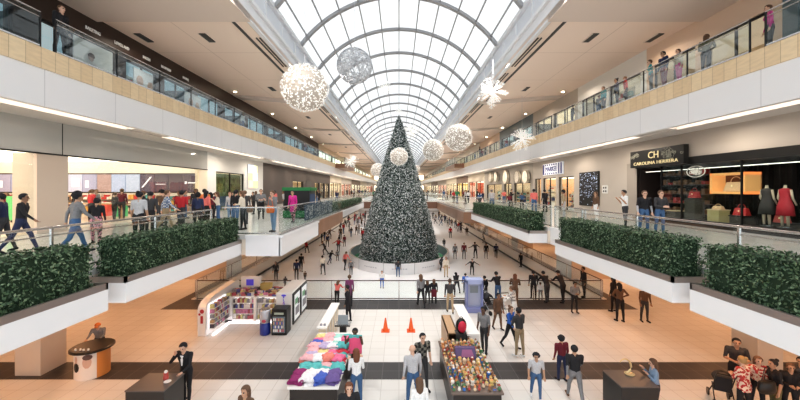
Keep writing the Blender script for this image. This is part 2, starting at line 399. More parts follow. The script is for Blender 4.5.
for s, nm in ((-1, 'left'), (1, 'right')):
    railing('rink_railing', 'glass railing with dark handrail running along the %s side of the ice' % nm, [((s * 11.5, 19.5), (s * 11.5, 95), 18)], .04, 1.0, M['railglass'], M['steel'], mat('bronze_rail', (.08, .06, .05), .35, .4) if s > 0 else M['steel'], rr=.025)
railing('walkway_railing', 'glass railing behind the near hedges on the left walkway', [((-6.95, 1), (-6.95, 12.8), 4)], 4.45, .98, M['railglass'], midrail=True)
railing('deck_railing', 'frameless glass railing around the projecting deck on the left', [((-6.7, 13.06), (-4.6, 13.06), 1), ((-4.56, 13.06), (-4.56, 27), 7)], 4.45, 1.05, M['railglass'], posts=False)
railing('walkway_railing', 'glass railing behind the near hedges on the right walkway', [((6.95, 1), (6.95, 13.1), 4), ((7.1, 13.15), (7.1, 15.7), 1), ((6.95, 15.75), (6.95, 28.2), 4)], 4.45, .98, M['railglass'], midrail=True)
railing('deck_railing', 'frameless glass railing around the brown deck on the right', [((6.8, 28.38), (5.5, 28.38), 1), ((5.46, 28.4), (5.46, 47.9), 8)], 4.45, 1.05, M['railglass'], posts=False)
railing('deck_railing', 'glass railing of the left walkway behind the far planter', [((-5.8, 27.2), (-5.8, 47.9), 7)], 4.45, 1.0, M['railglass'], posts=False)
railing('bridge_railing', 'glass railing of the bridge behind the tree', [((-4.9, 48.05), (5.4, 48.05), 5)], 4.45, 1.05, M['railglass'], posts=False)
for s, nm in ((-1, 'left'), (1, 'right')):
    railing('far_railing', 'glass railing of the middle level beyond the bridge on the %s' % nm, [((s * 6.68, 54), (s * 6.68, 96), 12)], 4.45, 1.05, M['railglass'], posts=False)
    w_ = W3 if s < 0 else 11.75
    railing('balcony_railing', 'top level glass balcony railing with steel handrail on the %s' % nm, [((s * (w_ + .05), 2.0), (s * (w_ + .05), 11.1), 3), ((s * (w_ + .05), 11.6), (s * (w_ + .05), 62), 20)], 10.75, 1.15, M['bluerail'] if s < 0 else M['glass'], M['darkmetal'], M['steel'], midrail=True)
    b = MB().box(s * (w_ - 1.8), s * (w_ + .1), 62, 74, 10.0, 10.75)
    trim(b, M['brownwood'], 'brown wood box balcony projecting from the top level on the %s' % nm)
    railing('balcony_railing', 'glass railing of the brown box balcony and the top level beyond it on the %s' % nm, [((s * (w_), 62.1), (s * (w_ - 1.7), 62.1), 1), ((s * (w_ - 1.7), 62.1), (s * (w_ - 1.7), 74), 4), ((s * w_, 74), (s * w_, 120), 12)], 10.75, 1.15, M['glass'], M['darkmetal'], M['steel'])

# ---------------------------------------------------------------- planters and hedges
LEAF = [mat('hedge_leaf_dark', (.035, .070, .036), .55), mat('hedge_leaf_green', (.075, .135, .068), .5), mat('hedge_leaf_light', (.19, .27, .16), .4), mat('hedge_core', (.018, .040, .020), .9)]
def hedge(x0, x1, y0, y1, z0, z1, label, dens=760, ls=.052, group=None):
    x0, x1 = sorted((x0, x1)); b = MB(); g = .05
    b.box(x0 + g, x1 - g, y0 + g, y1 - g, z0, z1 - g, 3)
    faces = [((x0, y0), (x1, y0), 'y', y0), ((x0, y0), (x1, y0), 'y', y1)]
    A = {'top': (x1 - x0) * (y1 - y0), 'in': (y1 - y0) * (z1 - z0), 'out': (y1 - y0) * (z1 - z0), 'a': (x1 - x0) * (z1 - z0), 'b': (x1 - x0) * (z1 - z0)}
    for key, ar in A.items():
        for _ in range(int(ar * dens * (1 if key != 'top' else .9))):
            X, Y, Z = random.uniform(x0, x1), random.uniform(y0, y1), random.uniform(z0, z1); nn = Vector((0, 0, 1))
            if key == 'top': Z = z1
            if key == 'in': X = x0; nn = Vector((-1, 0, 0))
            if key == 'out': X = x1; nn = Vector((1, 0, 0))
            if key == 'a': Y = y0; nn = Vector((0, -1, 0))
            if key == 'b': Y = y1; nn = Vector((0, 1, 0))
            bump = .025 * math.sin(X * 9 + Y * 7) + .02 * math.sin(Z * 15 + Y * 11)
            c = Vector((X, Y, Z)) + nn * (random.uniform(-.05, .045) + bump - .02)
            nr = (nn + Vector((random.gauss(0, .55), random.gauss(0, .55), random.gauss(.25, .5)))).normalized()
            u_ = nr.cross(Vector((random.gauss(0, 1), random.gauss(0, 1), random.gauss(0, 1)))).normalized(); v_ = nr.cross(u_)
            L = ls * random.uniform(.7, 1.25)
            b.quad(c - u_ * L * .6, c - v_ * L * .32, c + u_ * L * .6, c + v_ * L * .32, random.choice((0, 0, 1, 1, 1, 2)))
    o = b.build('hedge', LEAF); return tag(o, label, 'hedge', group)
def planter(s, y0, y1, label, xf=5.9, zt=4.17, zb=3.74, group=None, dep=.85):
    t = thing('planter', label, 'planter', (s * (xf + .4), (y0 + y1) / 2, zb), 0, group)
    MB().box(s * xf, s * (xf + dep), y0, y1, zb, zt).build('white_trough', M['white'], t)
    b = MB().box(s * (xf + .0), s * (xf + .05), y0, y1, zt, zt + .13).box(s * xf, s * (xf + dep), y0, y0 + .05, zt, zt + .13).box(s * xf, s * (xf + dep), y1 - .05, y1, zt, zt + .13).box(s * (xf + .02), s * (xf + dep), y0 + .02, y1 - .02, zt, zt + .06)
    b.build('steel_rim', mat('planter_steel', (.40, .36, .34), .28, .7), t)
    return t
for s, nm in ((-1, 'left'), (1, 'right')):
    planter(s, 2.6, 7.0, 'nearest white planter with steel rim on the %s walkway edge' % nm)
    hedge(s * 6.0, s * 6.68, 2.8, 6.78, 4.22, 5.12, 'clipped green hedge nearest the camera on the %s walkway' % nm)
    planter(s, 7.45, 12.92 if s < 0 else 13.05, 'long white planter with steel rim, second along the %s walkway' % nm)
    hedge(s * 6.0, s * 6.68, 7.62, 12.95, 4.22, 5.12, 'clipped green hedge, second from the camera on the %s walkway' % nm)
planter(1, 15.7, 28.2, 'third white planter along the right walkway, ending at the brown deck')
hedge(6.0, 6.68, 15.85, 28.1, 4.22, 5.12, 'clipped green hedge, third on the right walkway, beside the brown deck', 300, .08)
planter(-1, 27.1, 47.8, 'far white planter on the left deck in front of the bridge', 4.97, 4.2, 3.74, dep=.7)
hedge(-5.6, -5.05, 24, 47, 4.47, 5.05, 'far low hedge on the left deck edge in front of the bridge', 110, .12)

# ---------------------------------------------------------------- ring and tree
ring = thing('tree_surround', 'oval white wall ringing the base of the tree on the ice', 'barrier', (0, 35, -.85))
ax, ay, cy = 4.95, 6.7, 35.0
b = MB(); N = 72
for i in range(N):
    a0, a1 = 2 * math.pi * i / N, 2 * math.pi * (i + 1) / N
    p = lambda a, q, z: ((ax - q) * math.cos(a), cy + (ay - q) * math.sin(a), z)
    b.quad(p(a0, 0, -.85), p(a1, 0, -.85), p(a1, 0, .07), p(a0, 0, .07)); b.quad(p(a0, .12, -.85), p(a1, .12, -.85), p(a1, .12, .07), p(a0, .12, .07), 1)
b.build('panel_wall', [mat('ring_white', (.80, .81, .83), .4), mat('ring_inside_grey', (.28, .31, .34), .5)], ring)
b = MB()
for i in range(N):
    a0, a1 = 2 * math.pi * i / N, 2 * math.pi * (i + 1) / N
    b.quad(p(a0, -.02, .09), p(a1, -.02, .09), p(a1, .15, .09), p(a0, .15, .09))
b.build('top_rim', M['steel'], ring)
b = MB()
for k in range(12):
    a0 = 2 * math.pi * (k + .5) / 12; x, y, _ = p(a0, -.015, 0); b.box(x - .02, x + .02, y - .02, y + .02, -.85, .07)
b.build('panel_joints', mat('joint_grey', (.45, .46, .48), .5), ring)
b = MB()
for k in range(7, 11):                                        # faint marks printed on the front panels
    a0 = 2 * math.pi * (k + .03) / 12
    for j in range(6):
        aa = a0 + (j - 3) * .045; x, y, _ = p(aa, -.02, 0); x2, y2, _ = p(aa + .03, -.02, 0)
        b.quad((x, y, -.42 - .02 * (j % 2)), (x2, y2, -.42 - .02 * (j % 2)), (x2, y2, -.34), (x, y, -.34))
b.build('printed_mark', mat('printed_grey', (.52, .54, .58), .5), ring)
o = MB().lathe((0, 35, 0), [(4.7, -.84), (4.6, -.66), (4.05, -.60), (4.0, -.84)], 40, sy=1.32).build('tree_bed', mat('green_bed', (.05, .26, .11), .7, noise=.4, nscale=3))
tag(o, 'green carpet bed inside the ring under the tree', 'base')

tree = thing('christmas_tree', 'giant cone shaped Christmas tree covered in silver lights standing in the rink', 'tree', (0, 35, -.5))
HT, Z0, RB = 14.2, -.5, 3.85
def rad(t): return RB * (1 - t) ** .93 * (1 + .06 * math.sin(math.pi * t)) + .05
tm = [mat('tree_needle_dark', (.03, .055, .05), .6), mat('tree_needle_grey', (.17, .215, .20), .5), mat('tree_tinsel', (.62, .66, .67), .4), mat('tree_sparkle', (.9, .92, .95), .3, emis=.25)]
MB().lathe((0, 35, Z0), [(rad(i / 24) * .95, HT * i / 24) for i in range(24)] + [(.03, HT)], 36).build('inner_cone', mat('tree_core', (.02, .035, .035), .8), tree)
MB().cyl(0, 35, -.85, -.4, .5).build('trunk', mat('tree_core', (.02, .035, .035), .8), tree)
b = MB()
for _ in range(46000):
    t = 1 - math.sqrt(random.random()); a = random.uniform(0, 2 * math.pi)
    if math.sin(a) > .55: continue
    r = rad(t) * (1 + random.uniform(-.05, .05)) + random.uniform(-.04, .05)
    c = Vector((r * math.cos(a), 35 + r * math.sin(a), Z0 + HT * t)); nn = Vector((math.cos(a), math.sin(a), .3))
    nr = (nn + Vector((random.gauss(0, .5), random.gauss(0, .5), random.gauss(0, .5)))).normalized()
    u_ = nr.cross(Vector((random.gauss(0, 1), random.gauss(0, 1), random.gauss(0, 1)))).normalized(); v_ = nr.cross(u_)
    L = random.uniform(.05, .11); m = random.choices((0, 1, 2, 3), (26, 32, 24, 12))[0]
    if m == 3: L *= .55
    b.quad(c - u_ * L, c - v_ * L * .5, c + u_ * L, c + v_ * L * .5, m)
o = b.build('needles', tm, tree); o['kind'] = 'stuff'
b = MB()
for k in range(14):
    a = 2 * math.pi * k / 14; L = .55 if k % 2 == 0 else .34
    for el in (0,):
        b.tube([(0, 35, 14.05), (L * math.cos(a), 35, 14.05 + L * math.sin(a))], .045, 4, r1=.01)
for k in range(10):
    d = Vector((random.gauss(0, 1), random.gauss(0, 1), random.gauss(0, 1))).normalized() * .42; b.tube([(0, 35, 14.05), (d.x, 35 + d.y, 14.05 + d.z)], .035, 4, r1=.01)
b.build('star_topper', mat('ornament_white', (.92, .91, .88), .4, emis=.25), tree)

# ---------------------------------------------------------------- hanging ornaments
OW = mat('ornament_white', (.93, .90, .85), .4, emis=.08); OC = mat('ornament_shadow', (.52, .46, .40), .5, emis=.03); WIRE = mat('thin_wire', (.6, .6, .62), .4, .5)
def hanger(t, x, y, z, z1=19.2): MB().tube([(x, y, z), (x, y, z1)], .012, 4).build('wire', WIRE, t)
def orb(u, v, dia, rpx, label, wire=False):
    Y = F * dia / 2 / rpx; x = (u - CU) * Y / F; z = EYE - (v - CV) * Y / F; r = dia / 2
    t = thing('hanging_ball', label, 'ornament', (x, Y, z)); rnd = random.Random(int(u))
    b = MB()
    if not wire:
        MB().ball((x, Y, z), r * .93, nu=28, nv=18).build('inner_shell', OC, t, smooth=True)
        for _ in range(1300):
            d = Vector((rnd.gauss(0, 1), rnd.gauss(0, 1), rnd.gauss(0, 1))).normalized(); c = Vector((x, Y, z)) + d * r * rnd.uniform(.94, 1.0)
            u_ = d.cross(Vector((rnd.gauss(0, 1), rnd.gauss(0, 1), rnd.gauss(0, 1)))).normalized(); v_ = d.cross(u_); L = r * rnd.uniform(.03, .055)
            b.quad(c - u_ * L, c - v_ * L * .8, c + u_ * L, c + v_ * L * .8, 0); b.tri(c - u_ * L * .5, c + u_ * L * .5, c + d * L * .9, 0)
        b.build('crystals', OW, t)
    else:
        for _ in range(60):
            d = Vector((rnd.gauss(0, 1), rnd.gauss(0, 1), rnd.gauss(0, 1))).normalized(); u_ = d.cross(Vector((.3, .5, .8))).normalized(); v_ = d.cross(u_)
            off = rnd.uniform(-.8, .8); rr = r * math.sqrt(1 - off * off)
            b.tube([Vector((x, Y, z)) + d * off * r + u_ * rr * math.cos(q) + v_ * rr * math.sin(q) for q in [2 * math.pi * k / 26 for k in range(27)]], .017, 3)
        b.build('wire_cage', mat('wire_silver', (.62, .63, .66), .4, .2), t)
    hanger(t, x, Y, z + r * .98, CZ + math.sqrt(max(1, RAD ** 2 - min(x * x, 60))) - .1)
orb(305, 88, 2.4, 23.5, 'largest sparkling white ball hanging at upper left under the skylight edge')
orb(354.5, 66, 2.4, 17.5, 'open silver wire ball hanging high under the skylight', True)
orb(399, 156.5, 1.66, 9.2, 'white crystal ball hanging in front of the upper tree')
orb(377.5, 170, 2.4, 7, 'small white ball hanging just left of the tree')
orb(433, 150, 2.4, 11, 'white crystal ball hanging just right of the tree')
orb(458.5, 137.5, 2.4, 13.8, 'large white ball hanging by the right ceiling edge')
orb(417, 168.5, 1.6, 3.2, 'tiny white ball far beyond the tree on its right')
def snowflake(u, v, dia, rpx, label):
    Y = F * dia / 2 / rpx; x = (u - CU) * Y / F; z = EYE - (v - CV) * Y / F; r = dia / 2; rnd = random.Random(int(u))
    t = thing('hanging_snowflake', label, 'ornament', (x, Y, z)); b = MB()
    for _ in range(42):
        d = Vector((rnd.gauss(0, 1), rnd.gauss(0, 1), rnd.gauss(0, 1))).normalized(); c = Vector((x, Y, z)); L = r * rnd.uniform(.65, 1)
        b.tube([c, c + d * L], .017 * r, 4)
        w1 = d.cross(Vector((0, .3, 1))).normalized()
        for q in (.45, .65, .85):
            for sg in (-1, 1): b.tube([c + d * L * q, c + d * L * (q + .16) + w1 * sg * L * .16], .013 * r, 3)
        e = c + d * L; b.ball(e, .03 * r, nu=5, nv=4)
    b.build('crystal_spray', OW, t)
    MB().ball((x, Y, z), .12 * r, nu=8, nv=6).build('hub', OW, t)
    hanger(t, x, Y, z + .1, min(19, CZ + math.sqrt(max(9, RAD ** 2 - x * x))))
snowflake(493, 92, 2.2, 17, 'big white snowflake burst hanging at upper right')
snowflake(522, 139, 2.2, 13, 'white snowflake burst hanging against the right balcony fascia')
snowflake(385, 87, 2.0, 9, 'small pale snowflake hanging high left of the tree top')
snowflake(411, 130, 2.0, 9, 'faint snowflake burst hanging right of the tree top')
snowflake(351, 161, 2.0, 8, 'blurry white snowflake burst by the far left balcony')
# ---------------------------------------------------------------- storefronts
SHGOODS = [mat('goods_%s' % n_, c, .5) for n_, c in (('red', (.55, .05, .05)), ('cream', (.75, .68, .55)), ('navy', (.04, .06, .16)), ('white', (.85, .85, .85)), ('brown', (.25, .13, .07)), ('teal', (.05, .3, .3)), ('amber', (.7, .4, .1)))]
def wallmat(key, col, **k): return mat('shop_' + key, col, .5, **k)
def shop(side, y0, y1, label, wall, inner, glow, z0=4.45, zh=7.55, zt=8.95, n_open=2, depth=3.2, pier=.5, goods=True, sign=None, xw=14.0, signmat=None, seed=1, door=False, group=None, signsize=.5, signz=None, header=True, op=None):
    s = side; rnd = random.Random(seed * 31 + int(y0))
    t = thing('storefront', label, 'storefront', (s * xw, (y0 + y1) / 2, z0), 0, group)
    X = lambda d: s * (xw + d)
    if header: MB().box(X(0), X(.3), y0, y1, zh, zt).build('header', wall, t)
    ops = op or []
    if not ops:
        wseg = (y1 - y0 - pier) / n_open
        ops = [(y0 + pier + i * wseg, y0 + (i + 1) * wseg) for i in range(n_open)]
    ed = y0
    for (a, c) in ops + [(y1, y1)]:
        if a - ed > .02: MB().box(X(0), X(.35), ed, a, z0, zh).build('pier', wall, t)
        ed = c
    for (a, c) in ops:
        MB().box(X(.12), X(.14), a, c, z0 + .02, zh).build('glass_pane', M['glass'], t)
        MB().box(X(.08), X(.18), a, a + .07, z0, zh).box(X(.08), X(.18), c - .07, c, z0, zh).box(X(.08), X(.18), a, c, zh - .08, zh).box(X(.08), X(.18), (a + c) / 2 - .03, (a + c) / 2 + .03, z0, zh).build('window_frame', M['darkmetal'], t)
    b = MB().box(X(depth), X(depth + .1), y0, y1, z0, zh).box(X(.35), X(depth), y0, y0 + .08, z0, zh).box(X(.35), X(depth), y1 - .08, y1, z0, zh)
    b.build('interior_wall', inner, t)
    MB().box(X(.36), X(depth), y0, y1, zh - .03, zh + .05).build('lit_ceiling', glow, t)
    if goods:
        b = MB(); yy = y0 + pier + .3
        while yy < y1 - 1.6:
            wd = rnd.uniform(.9, 1.7); hh = rnd.uniform(1.0, 2.2); dd = rnd.choice((.9, 1.6, depth - .5))
            b.box(X(dd), X(dd + .4), yy, yy + wd, z0, z0 + .12, 3); b.box(X(dd + .36), X(dd + .4), yy, yy + wd, z0, z0 + hh, 1)
            for lv in range(int(hh / .45)):
                zz = z0 + .12 + lv * .45; b.box(X(dd), X(dd + .4), yy, yy + wd, zz, zz + .03, 3); q = yy + .05
                while q < yy + wd - .2:
                    e = rnd.uniform(.12, .3); b.box(X(dd + .05), X(dd + .33), q, q + e * .8, zz + .03, zz + .03 + rnd.uniform(.1, .36), rnd.randrange(7)); q += e
            yy += wd + rnd.uniform(.3, 1.2)
        b.build('shelves_of_goods', SHGOODS, t)
    if sign:
        text('sign_lettering', sign, signsize, signmat or M['signwhite'], (X(-.03), (y0 + y1) / 2, signz or (zh + zt) / 2), s, t, .02)
    return t
G_HALL = wallmat('greige', (.50, .45, .40)); G_WHITE = wallmat('white', (.78, .77, .74)); G_DARK = M['brownwall']
I_WARM = wallmat('warm_interior', (.75, .58, .40)); I_DARK = wallmat('dark_interior', (.03, .022, .02)); I_PALE = wallmat('pale_interior', (.80, .74, .66)); I_RED = wallmat('red_interior', (.6, .16, .10))
GLOWDIM = mat('dim_shop_ceiling', (.9, .7, .5), .5, emis=1.0, ecol=(1, .75, .5))

# --- left, middle level: glass fronted technology shop with a wall of screens
t = thing('storefront', 'wide glass fronted shop with a glowing ceiling and a wall of screens on the left', 'storefront', (-14, 14, 4.45))
header_m = mat('polished_header', (.52, .52, .50), .06, spec=.9)
MB().box(-14.25, -14, 1, 25.2, 7.6, 8.95).build('header', header_m, t)
b = MB()
for y in (14.35,): b.box(-14.0, -13.99, y - .015, y + .015, 7.6, 8.93)
b.build('header_joint', M['darkmetal'], t)
MB().box(-14.0, -13.97, 1, 25.2, 7.57, 7.63).build('lintel_line', M['darkmetal'], t)
for y0, y1 in ((2, 8), (8, 13.3), (14.6, 19.2), (19.2, 24.2)): MB().box(-14.08, -14.06, y0 + .01, y1 - .01, 4.47, 7.6).build('glass_pane', M['glass'], t)
MB().box(-14.95, -14.0, 13.34, 14.6, 4.45, 7.6).build('stone_pillar', mat('stone_pillar', (.62, .52, .44), .4), t)
MB().box(-14.3, -14.0, 24.2, 25.2, 4.45, 7.6).build('end_pier', mat('cream_pier', (.85, .74, .58), .5), t)  # end pier in one even pale cream
MB().box(-29, -14.3, 1, 25, 8.15, 8.25).build('lit_ceiling', M['shopglowwhite'], t)
MB().box(-29, -14.2, 24.6, 24.8, 4.45, 8.2).build('back_wall', I_PALE, t)
MB().box(-29, -28.8, 1, 25, 4.45, 8.2).build('side_wall', mat('apricot_wall', (.72, .52, .38), .5), t)
MB().box(-28.8, -14.2, 1, 24.6, 4.40, 4.47).build('shop_floor', mat('tan_shop_floor', (.62, .48, .36), .3), t)
b = MB(); rnd = random.Random(3)                                  # product shelf below the screens
for lv in range(3):
    zz = 4.6 + lv * .42; b.box(-28, -14.6, 24.1, 24.6, zz, zz + .04, 4); q = -28
    while q < -14.9:
        e = rnd.uniform(.1, .3); b.box(q, q + e * .8, 24.15, 24.5, zz + .04, zz + .04 + rnd.uniform(.12, .34), rnd.choice((0, 0, 1, 5, 6, 2, 3, 4))); q += e
b.build('shelves_of_goods', SHGOODS, t)
b = MB().box(-26, -23, 17, 18.2, 5.3, 5.36, 0).box(-20, -16, 20, 21.2, 5.3, 5.36, 0)
for x in (-25.8, -23.2, -19.8, -16.2):
    for y in (17.1, 18.1) if x < -22 else (20.1, 21.1): b.box(x - .06, x + .06, y - .06, y + .06, 4.47, 5.3, 0)
b.build('display_table', mat('oak_table', (.48, .30, .17), .4), t)
vw = thing('screen_wall', 'long row of lavender and purple screens across the back of the glass fronted shop', 'screen', (-21, 24.55, 5.95))
cols = [(.42, .42, .60), (.38, .40, .62), (.50, .52, .68), (.36, .38, .60), (.42, .44, .64), (.55, .58, .78), (.40, .42, .62), (.46, .34, .34), (.45, .55, .80), (.50, .60, .82), (.10, .08, .13), (.07, .06, .10), (.07, .055, .09), (.08, .06, .10)]
x = -28.6
for i, c in enumerate(cols):
    w1 = 1.02; m = mat('screen_%d' % i, tuple(q * .8 for q in c), .3, emis=.25)
    MB().box(x + .02, x + w1 - .02, 24.5, 24.56, 6.0, 7.24).build('screen', m, vw)
    wm = mat('screen_white', (.8, .82, .9), .4, emis=.35); b = MB()
    if i in (2, 5): b.box(x + .25, x + .8, 24.49, 24.5, 6.35, 6.95).box(x + .3, x + .75, 24.48, 24.49, 6.45, 6.85)
    if i in (0, 3, 6): b.box(x + .2, x + .45, 24.49, 24.5, 6.3, 6.8)
    if i == 10: [b.quad((x + .1 + j * .09, 24.49, 6.3 + j * .11), (x + .2 + j * .09, 24.49, 6.3 + j * .11), (x + .34 + j * .09, 24.49, 6.41 + j * .11), (x + .19 + j * .09, 24.49, 6.41 + j * .11)) for j in range(7)]
    if i == 13: b.box(x + .12, x + .27, 24.49, 24.5, 6.56, 6.74).box(x + .34, x + .9, 24.49, 24.5, 6.6, 6.68)
    if i == 11: b.box(x + .1, x + .8, 24.49, 24.5, 6.52, 6.56)
    if b.v: b.build('screen_picture', wm, vw)
    x += w1
MB().box(-28.7, -14.3, 24.56, 24.6, 5.92, 7.32).build('screen_backing', M['black'], vw)
g = thing('menu_board', 'small green lit board beside the pillar of the glass fronted shop', 'sign', (-15.9, 14.5, 5.0))
MB().box(-16.4, -15.5, 14.4, 14.46, 4.9, 5.9).build('panel', mat('green_board', (.12, .45, .15), .4, emis=.4), g); MB().box(-16.0, -15.9, 14.4, 14.5, 4.45, 4.9).build('stem', M['steel'], g)
for i, (px, py, c) in enumerate(((-17.5, 21.8, (.1, .5, .2)), (-18.9, 22.3, (.65, .10, .08)), (-22.5, 22, (.65, .10, .08)), (-24.4, 21, (.1, .45, .2)))):
    q = thing('product_stand', ['green product stand near the shelves of the glass fronted shop', 'red product stand in the middle of the glass fronted shop', 'red product stand deep inside the glass fronted shop', 'green product stand farthest inside the glass fronted shop'][i], 'display', (px, py, 4.47))
    MB().box(-.22, .22, -.2, .2, 0, .8).build('body', mat('stand_%d' % i, c, .5, emis=.2), q, world=False); MB().box(-.26, .26, -.24, .24, .8, .86).build('top', G_WHITE, q, world=False)

# --- left, next: white wall, green display window, coloured sign, umber shop
t = shop(-1, 25.2, 35.5, 'pale shop with a green display window beyond the wall of screens', G_WHITE, wallmat('leafy_display', (.10, .16, .07), noise=.8, nscale=2.5), GLOWDIM, op=[(26.4, 31.2)], depth=1.2, goods=False)
MB().box(-14.6, -14.5, 26.5, 31.1, 4.8, 5.6).build('display_plinth', mat('navy_plinth', (.05, .09, .18), .5), t)
sg = thing('lit_sign', 'upright lit panel in pastel blue and yellow on the white wall at left', 'sign', (-13.95, 33.2, 6.2))
b = MB(); cs = [(.9, .55, .45), (.95, .75, .3), (.55, .72, .95), (.75, .85, .35), (.6, .75, .95), (.9, .9, .6)]
for i in range(2):
    for j in range(3): b.box(-13.99, -13.9, 31.9 + i * 1.0, 32.88 + i * 1.0, 6.3 + j * .72, 7.0 + j * .72, i * 3 + j)
b.build('colour_panel', [mat('sign_tint_%d' % i, c, .4, emis=.7) for i, c in enumerate(cs)], sg)
MB().box(-13.99, -13.93, 31.82, 33.96, 6.22, 8.5).build('frame', M['white'], sg)
t = shop(-1, 35.5, 70, 'long umber brown shopfront with a black doorway on the left', G_DARK, I_WARM, GLOWDIM, op=[(45.5, 50.5), (52, 55), (57.5, 60.5), (61.5, 64.5), (65.5, 69)], goods=True, depth=2.4, zh=7.3)
MB().box(-14.35, -13.98, 51.9, 55.1, 4.45, 7.4).build('black_doorway', M['black'], t)
gk = thing('green_kiosk', 'black kiosk with bright green canopy and base on the left deck', 'kiosk', (-6.6, 21.5, 4.45))
MB().box(-6.85, -5.35, 20.6, 22.0, 4.45, 6.1).build('body', M['black'], gk); MB().box(-6.95, -5.25, 20.5, 22.1, 6.1, 6.3).build('canopy', mat('bright_green', (.015, .17, .05), .4, emis=.06), gk)
MB().box(-6.9, -5.3, 20.5, 22.05, 4.5, 4.9).build('green_base', mat('bright_green', (.015, .17, .05), .4, emis=.06), gk)
b = MB().box(-5.35, -5.32, 20.7, 21.9, 5.1, 5.9)
b.build('side_screen', mat('navy_plinth', (.05, .09, .18), .5), gk)
dt = thing('dotted_screen', 'low navy panel with white dots standing along the left deck railing', 'screen panel', (-5.0, 21.5, 4.45))
for i in range(4):
    b = MB().box(-5.05, -5.0, 18.4 + i * 1.9, 20.2 + i * 1.9, 4.5, 5.35, 0); rnd = random.Random(i)
    for _ in range(60):
        yy, zz = rnd.uniform(18.5, 20.1) + i * 1.9, rnd.uniform(4.55, 5.3); b.box(-4.995, -4.985, yy - .03, yy + .03, zz - .03, zz + .03, 1)
    b.build('panel', [mat('navy_plinth2', (.05, .08, .13), .5), G_WHITE], dt)

# --- right, middle level: dark boutique
t = thing('storefront', 'dark luxury boutique with black framed display window on the right', 'storefront', (14, 14, 4.45))
MB().box(14, 14.3, 1, 21.2, 7.72, 8.95).build('header', G_HALL, t)
MB().box(13.9, 14.2, 1, 20.3, 7.38, 7.74).build('black_lintel', M['black'], t)
MB().box(14, 14.4, 20.3, 21.2, 4.45, 7.75).build('pier', mat('shop_greige_dark', (.36, .32, .28), .5), t)
b = MB()
for y in (1, 7.0, 14.1, 17.1, 18.4, 20.25): b.box(13.97, 14.05, y - .02, y + .02, 4.45, 7.4)
b.box(13.95, 14.15, 1, 20.3, 4.45, 4.75); b.build('window_frame', M['black'], t)
for a, c in ((1, 7), (7, 14.1), (14.1, 17.1), (17.1, 18.4)): MB().box(14.02, 14.04, a + .05, c - .05, 4.75, 7.38).build('glass_pane', M['glass'], t)
MB().box(17.2, 17.3, 1, 20.3, 4.45, 7.4).build('back_wall', I_DARK, t); MB().box(14.1, 17.2, 1, 20.3, 7.4, 7.5).build('black_ceiling', M['black'], t)
MB().box(14.1, 17.2, 20.2, 20.3, 4.45, 7.4).build('side_wall', I_DARK, t); MB().box(14.1, 17.2, 1, 20.2, 4.42, 4.5).build('shop_floor', mat('dark_shop_floor', (.06, .05, .05), .2), t)
MB().box(14.3, 14.36, 7, 20, 7.16, 7.19).build('light_line', mat('thin_light_line', (1, .95, .85), .5, emis=1.5), t)
b = MB()
for i in range(40): b.box(16.9, 17.1, 1.2 + i * .47, 1.4 + i * .47, 4.5, 7.38)
b.build('curtain_folds', mat('curtain_black', (.018, .014, .014), .8), t)
b = MB(); rnd = random.Random(5)
for lv in range(5):
    zz = 4.9 + lv * .5; b.box(15.2, 15.6, 17.0, 20.1, zz, zz + .04, 3)
    for q in range(8): b.box(15.25, 15.5, 17.2 + q * .36, 17.4 + q * .36, zz + .04, zz + .04 + rnd.uniform(.1, .3), rnd.choice((0, 4, 4, 4)))
b.build('lit_shelves', SHGOODS[:3] + [mat('dark_shelf', (.12, .09, .08), .4)] + [mat('goods_brown', (.25, .13, .07), .5)], t)
sg = thing('shop_sign', 'black sign board with gold script lettering over the boutique entrance', 'sign', (13.85, 18.45, 7.45))
MB().box(13.65, 13.9, 16.55, 20.35, 7.42, 8.36).build('board', M['black'], sg)
text('initials', 'CH', .52, M['gold'], (13.63, 18.5, 8.02), 1, sg, .01, 1.1)
text('lettering', 'CAROLINA HERRERA', .25, M['gold'], (13.63, 18.45, 7.62), 1, sg, .01, 1.35)
def flourish(x, yc, zc, w1, h1, nn, seed):
    b = MB(); r_ = random.Random(seed)
    for _ in range(nn):
        cy_, cz_ = yc + r_.gauss(0, .35) * w1, zc + r_.gauss(0, .3) * h1; rr = r_.uniform(.05, .16); a0 = r_.uniform(0, 6)
        cy_ = min(max(cy_, yc - w1 + rr), yc + w1 - rr); cz_ = min(max(cz_, zc - h1 + rr * .7), zc + h1 - rr * .7)
        b.tube([(x, cy_ + rr * (1 - k * .09) * math.cos(a0 + k * .7), cz_ + rr * .8 * (1 - k * .09) * math.sin(a0 + k * .7)) for k in range(10)], .011, 3)
    return b
FL = mat('silver_scroll', (.50, .50, .42), .4, .2)
flourish(13.635, 17.35, 8.0, .8, .34, 26, 1).build('scroll_ornament', FL, sg); flourish(13.635, 19.95, 8.1, .38, .25, 10, 2).build('scroll_ornament', FL, sg)
dc = flourish(13.93, 16.2, 7.02, .42, .2, 40, 5); dc.tube([(13.93, 16.2 + .5 * math.cos(a * .3), 7.02 + .26 * math.sin(a * .3)) for a in range(22)], .02, 4)
tag(dc.build('window_decal', mat('silver_scroll_light', (.62, .62, .56), .4, emis=.15)), 'oval lacy emblem on the boutique window below the sign', 'emblem')
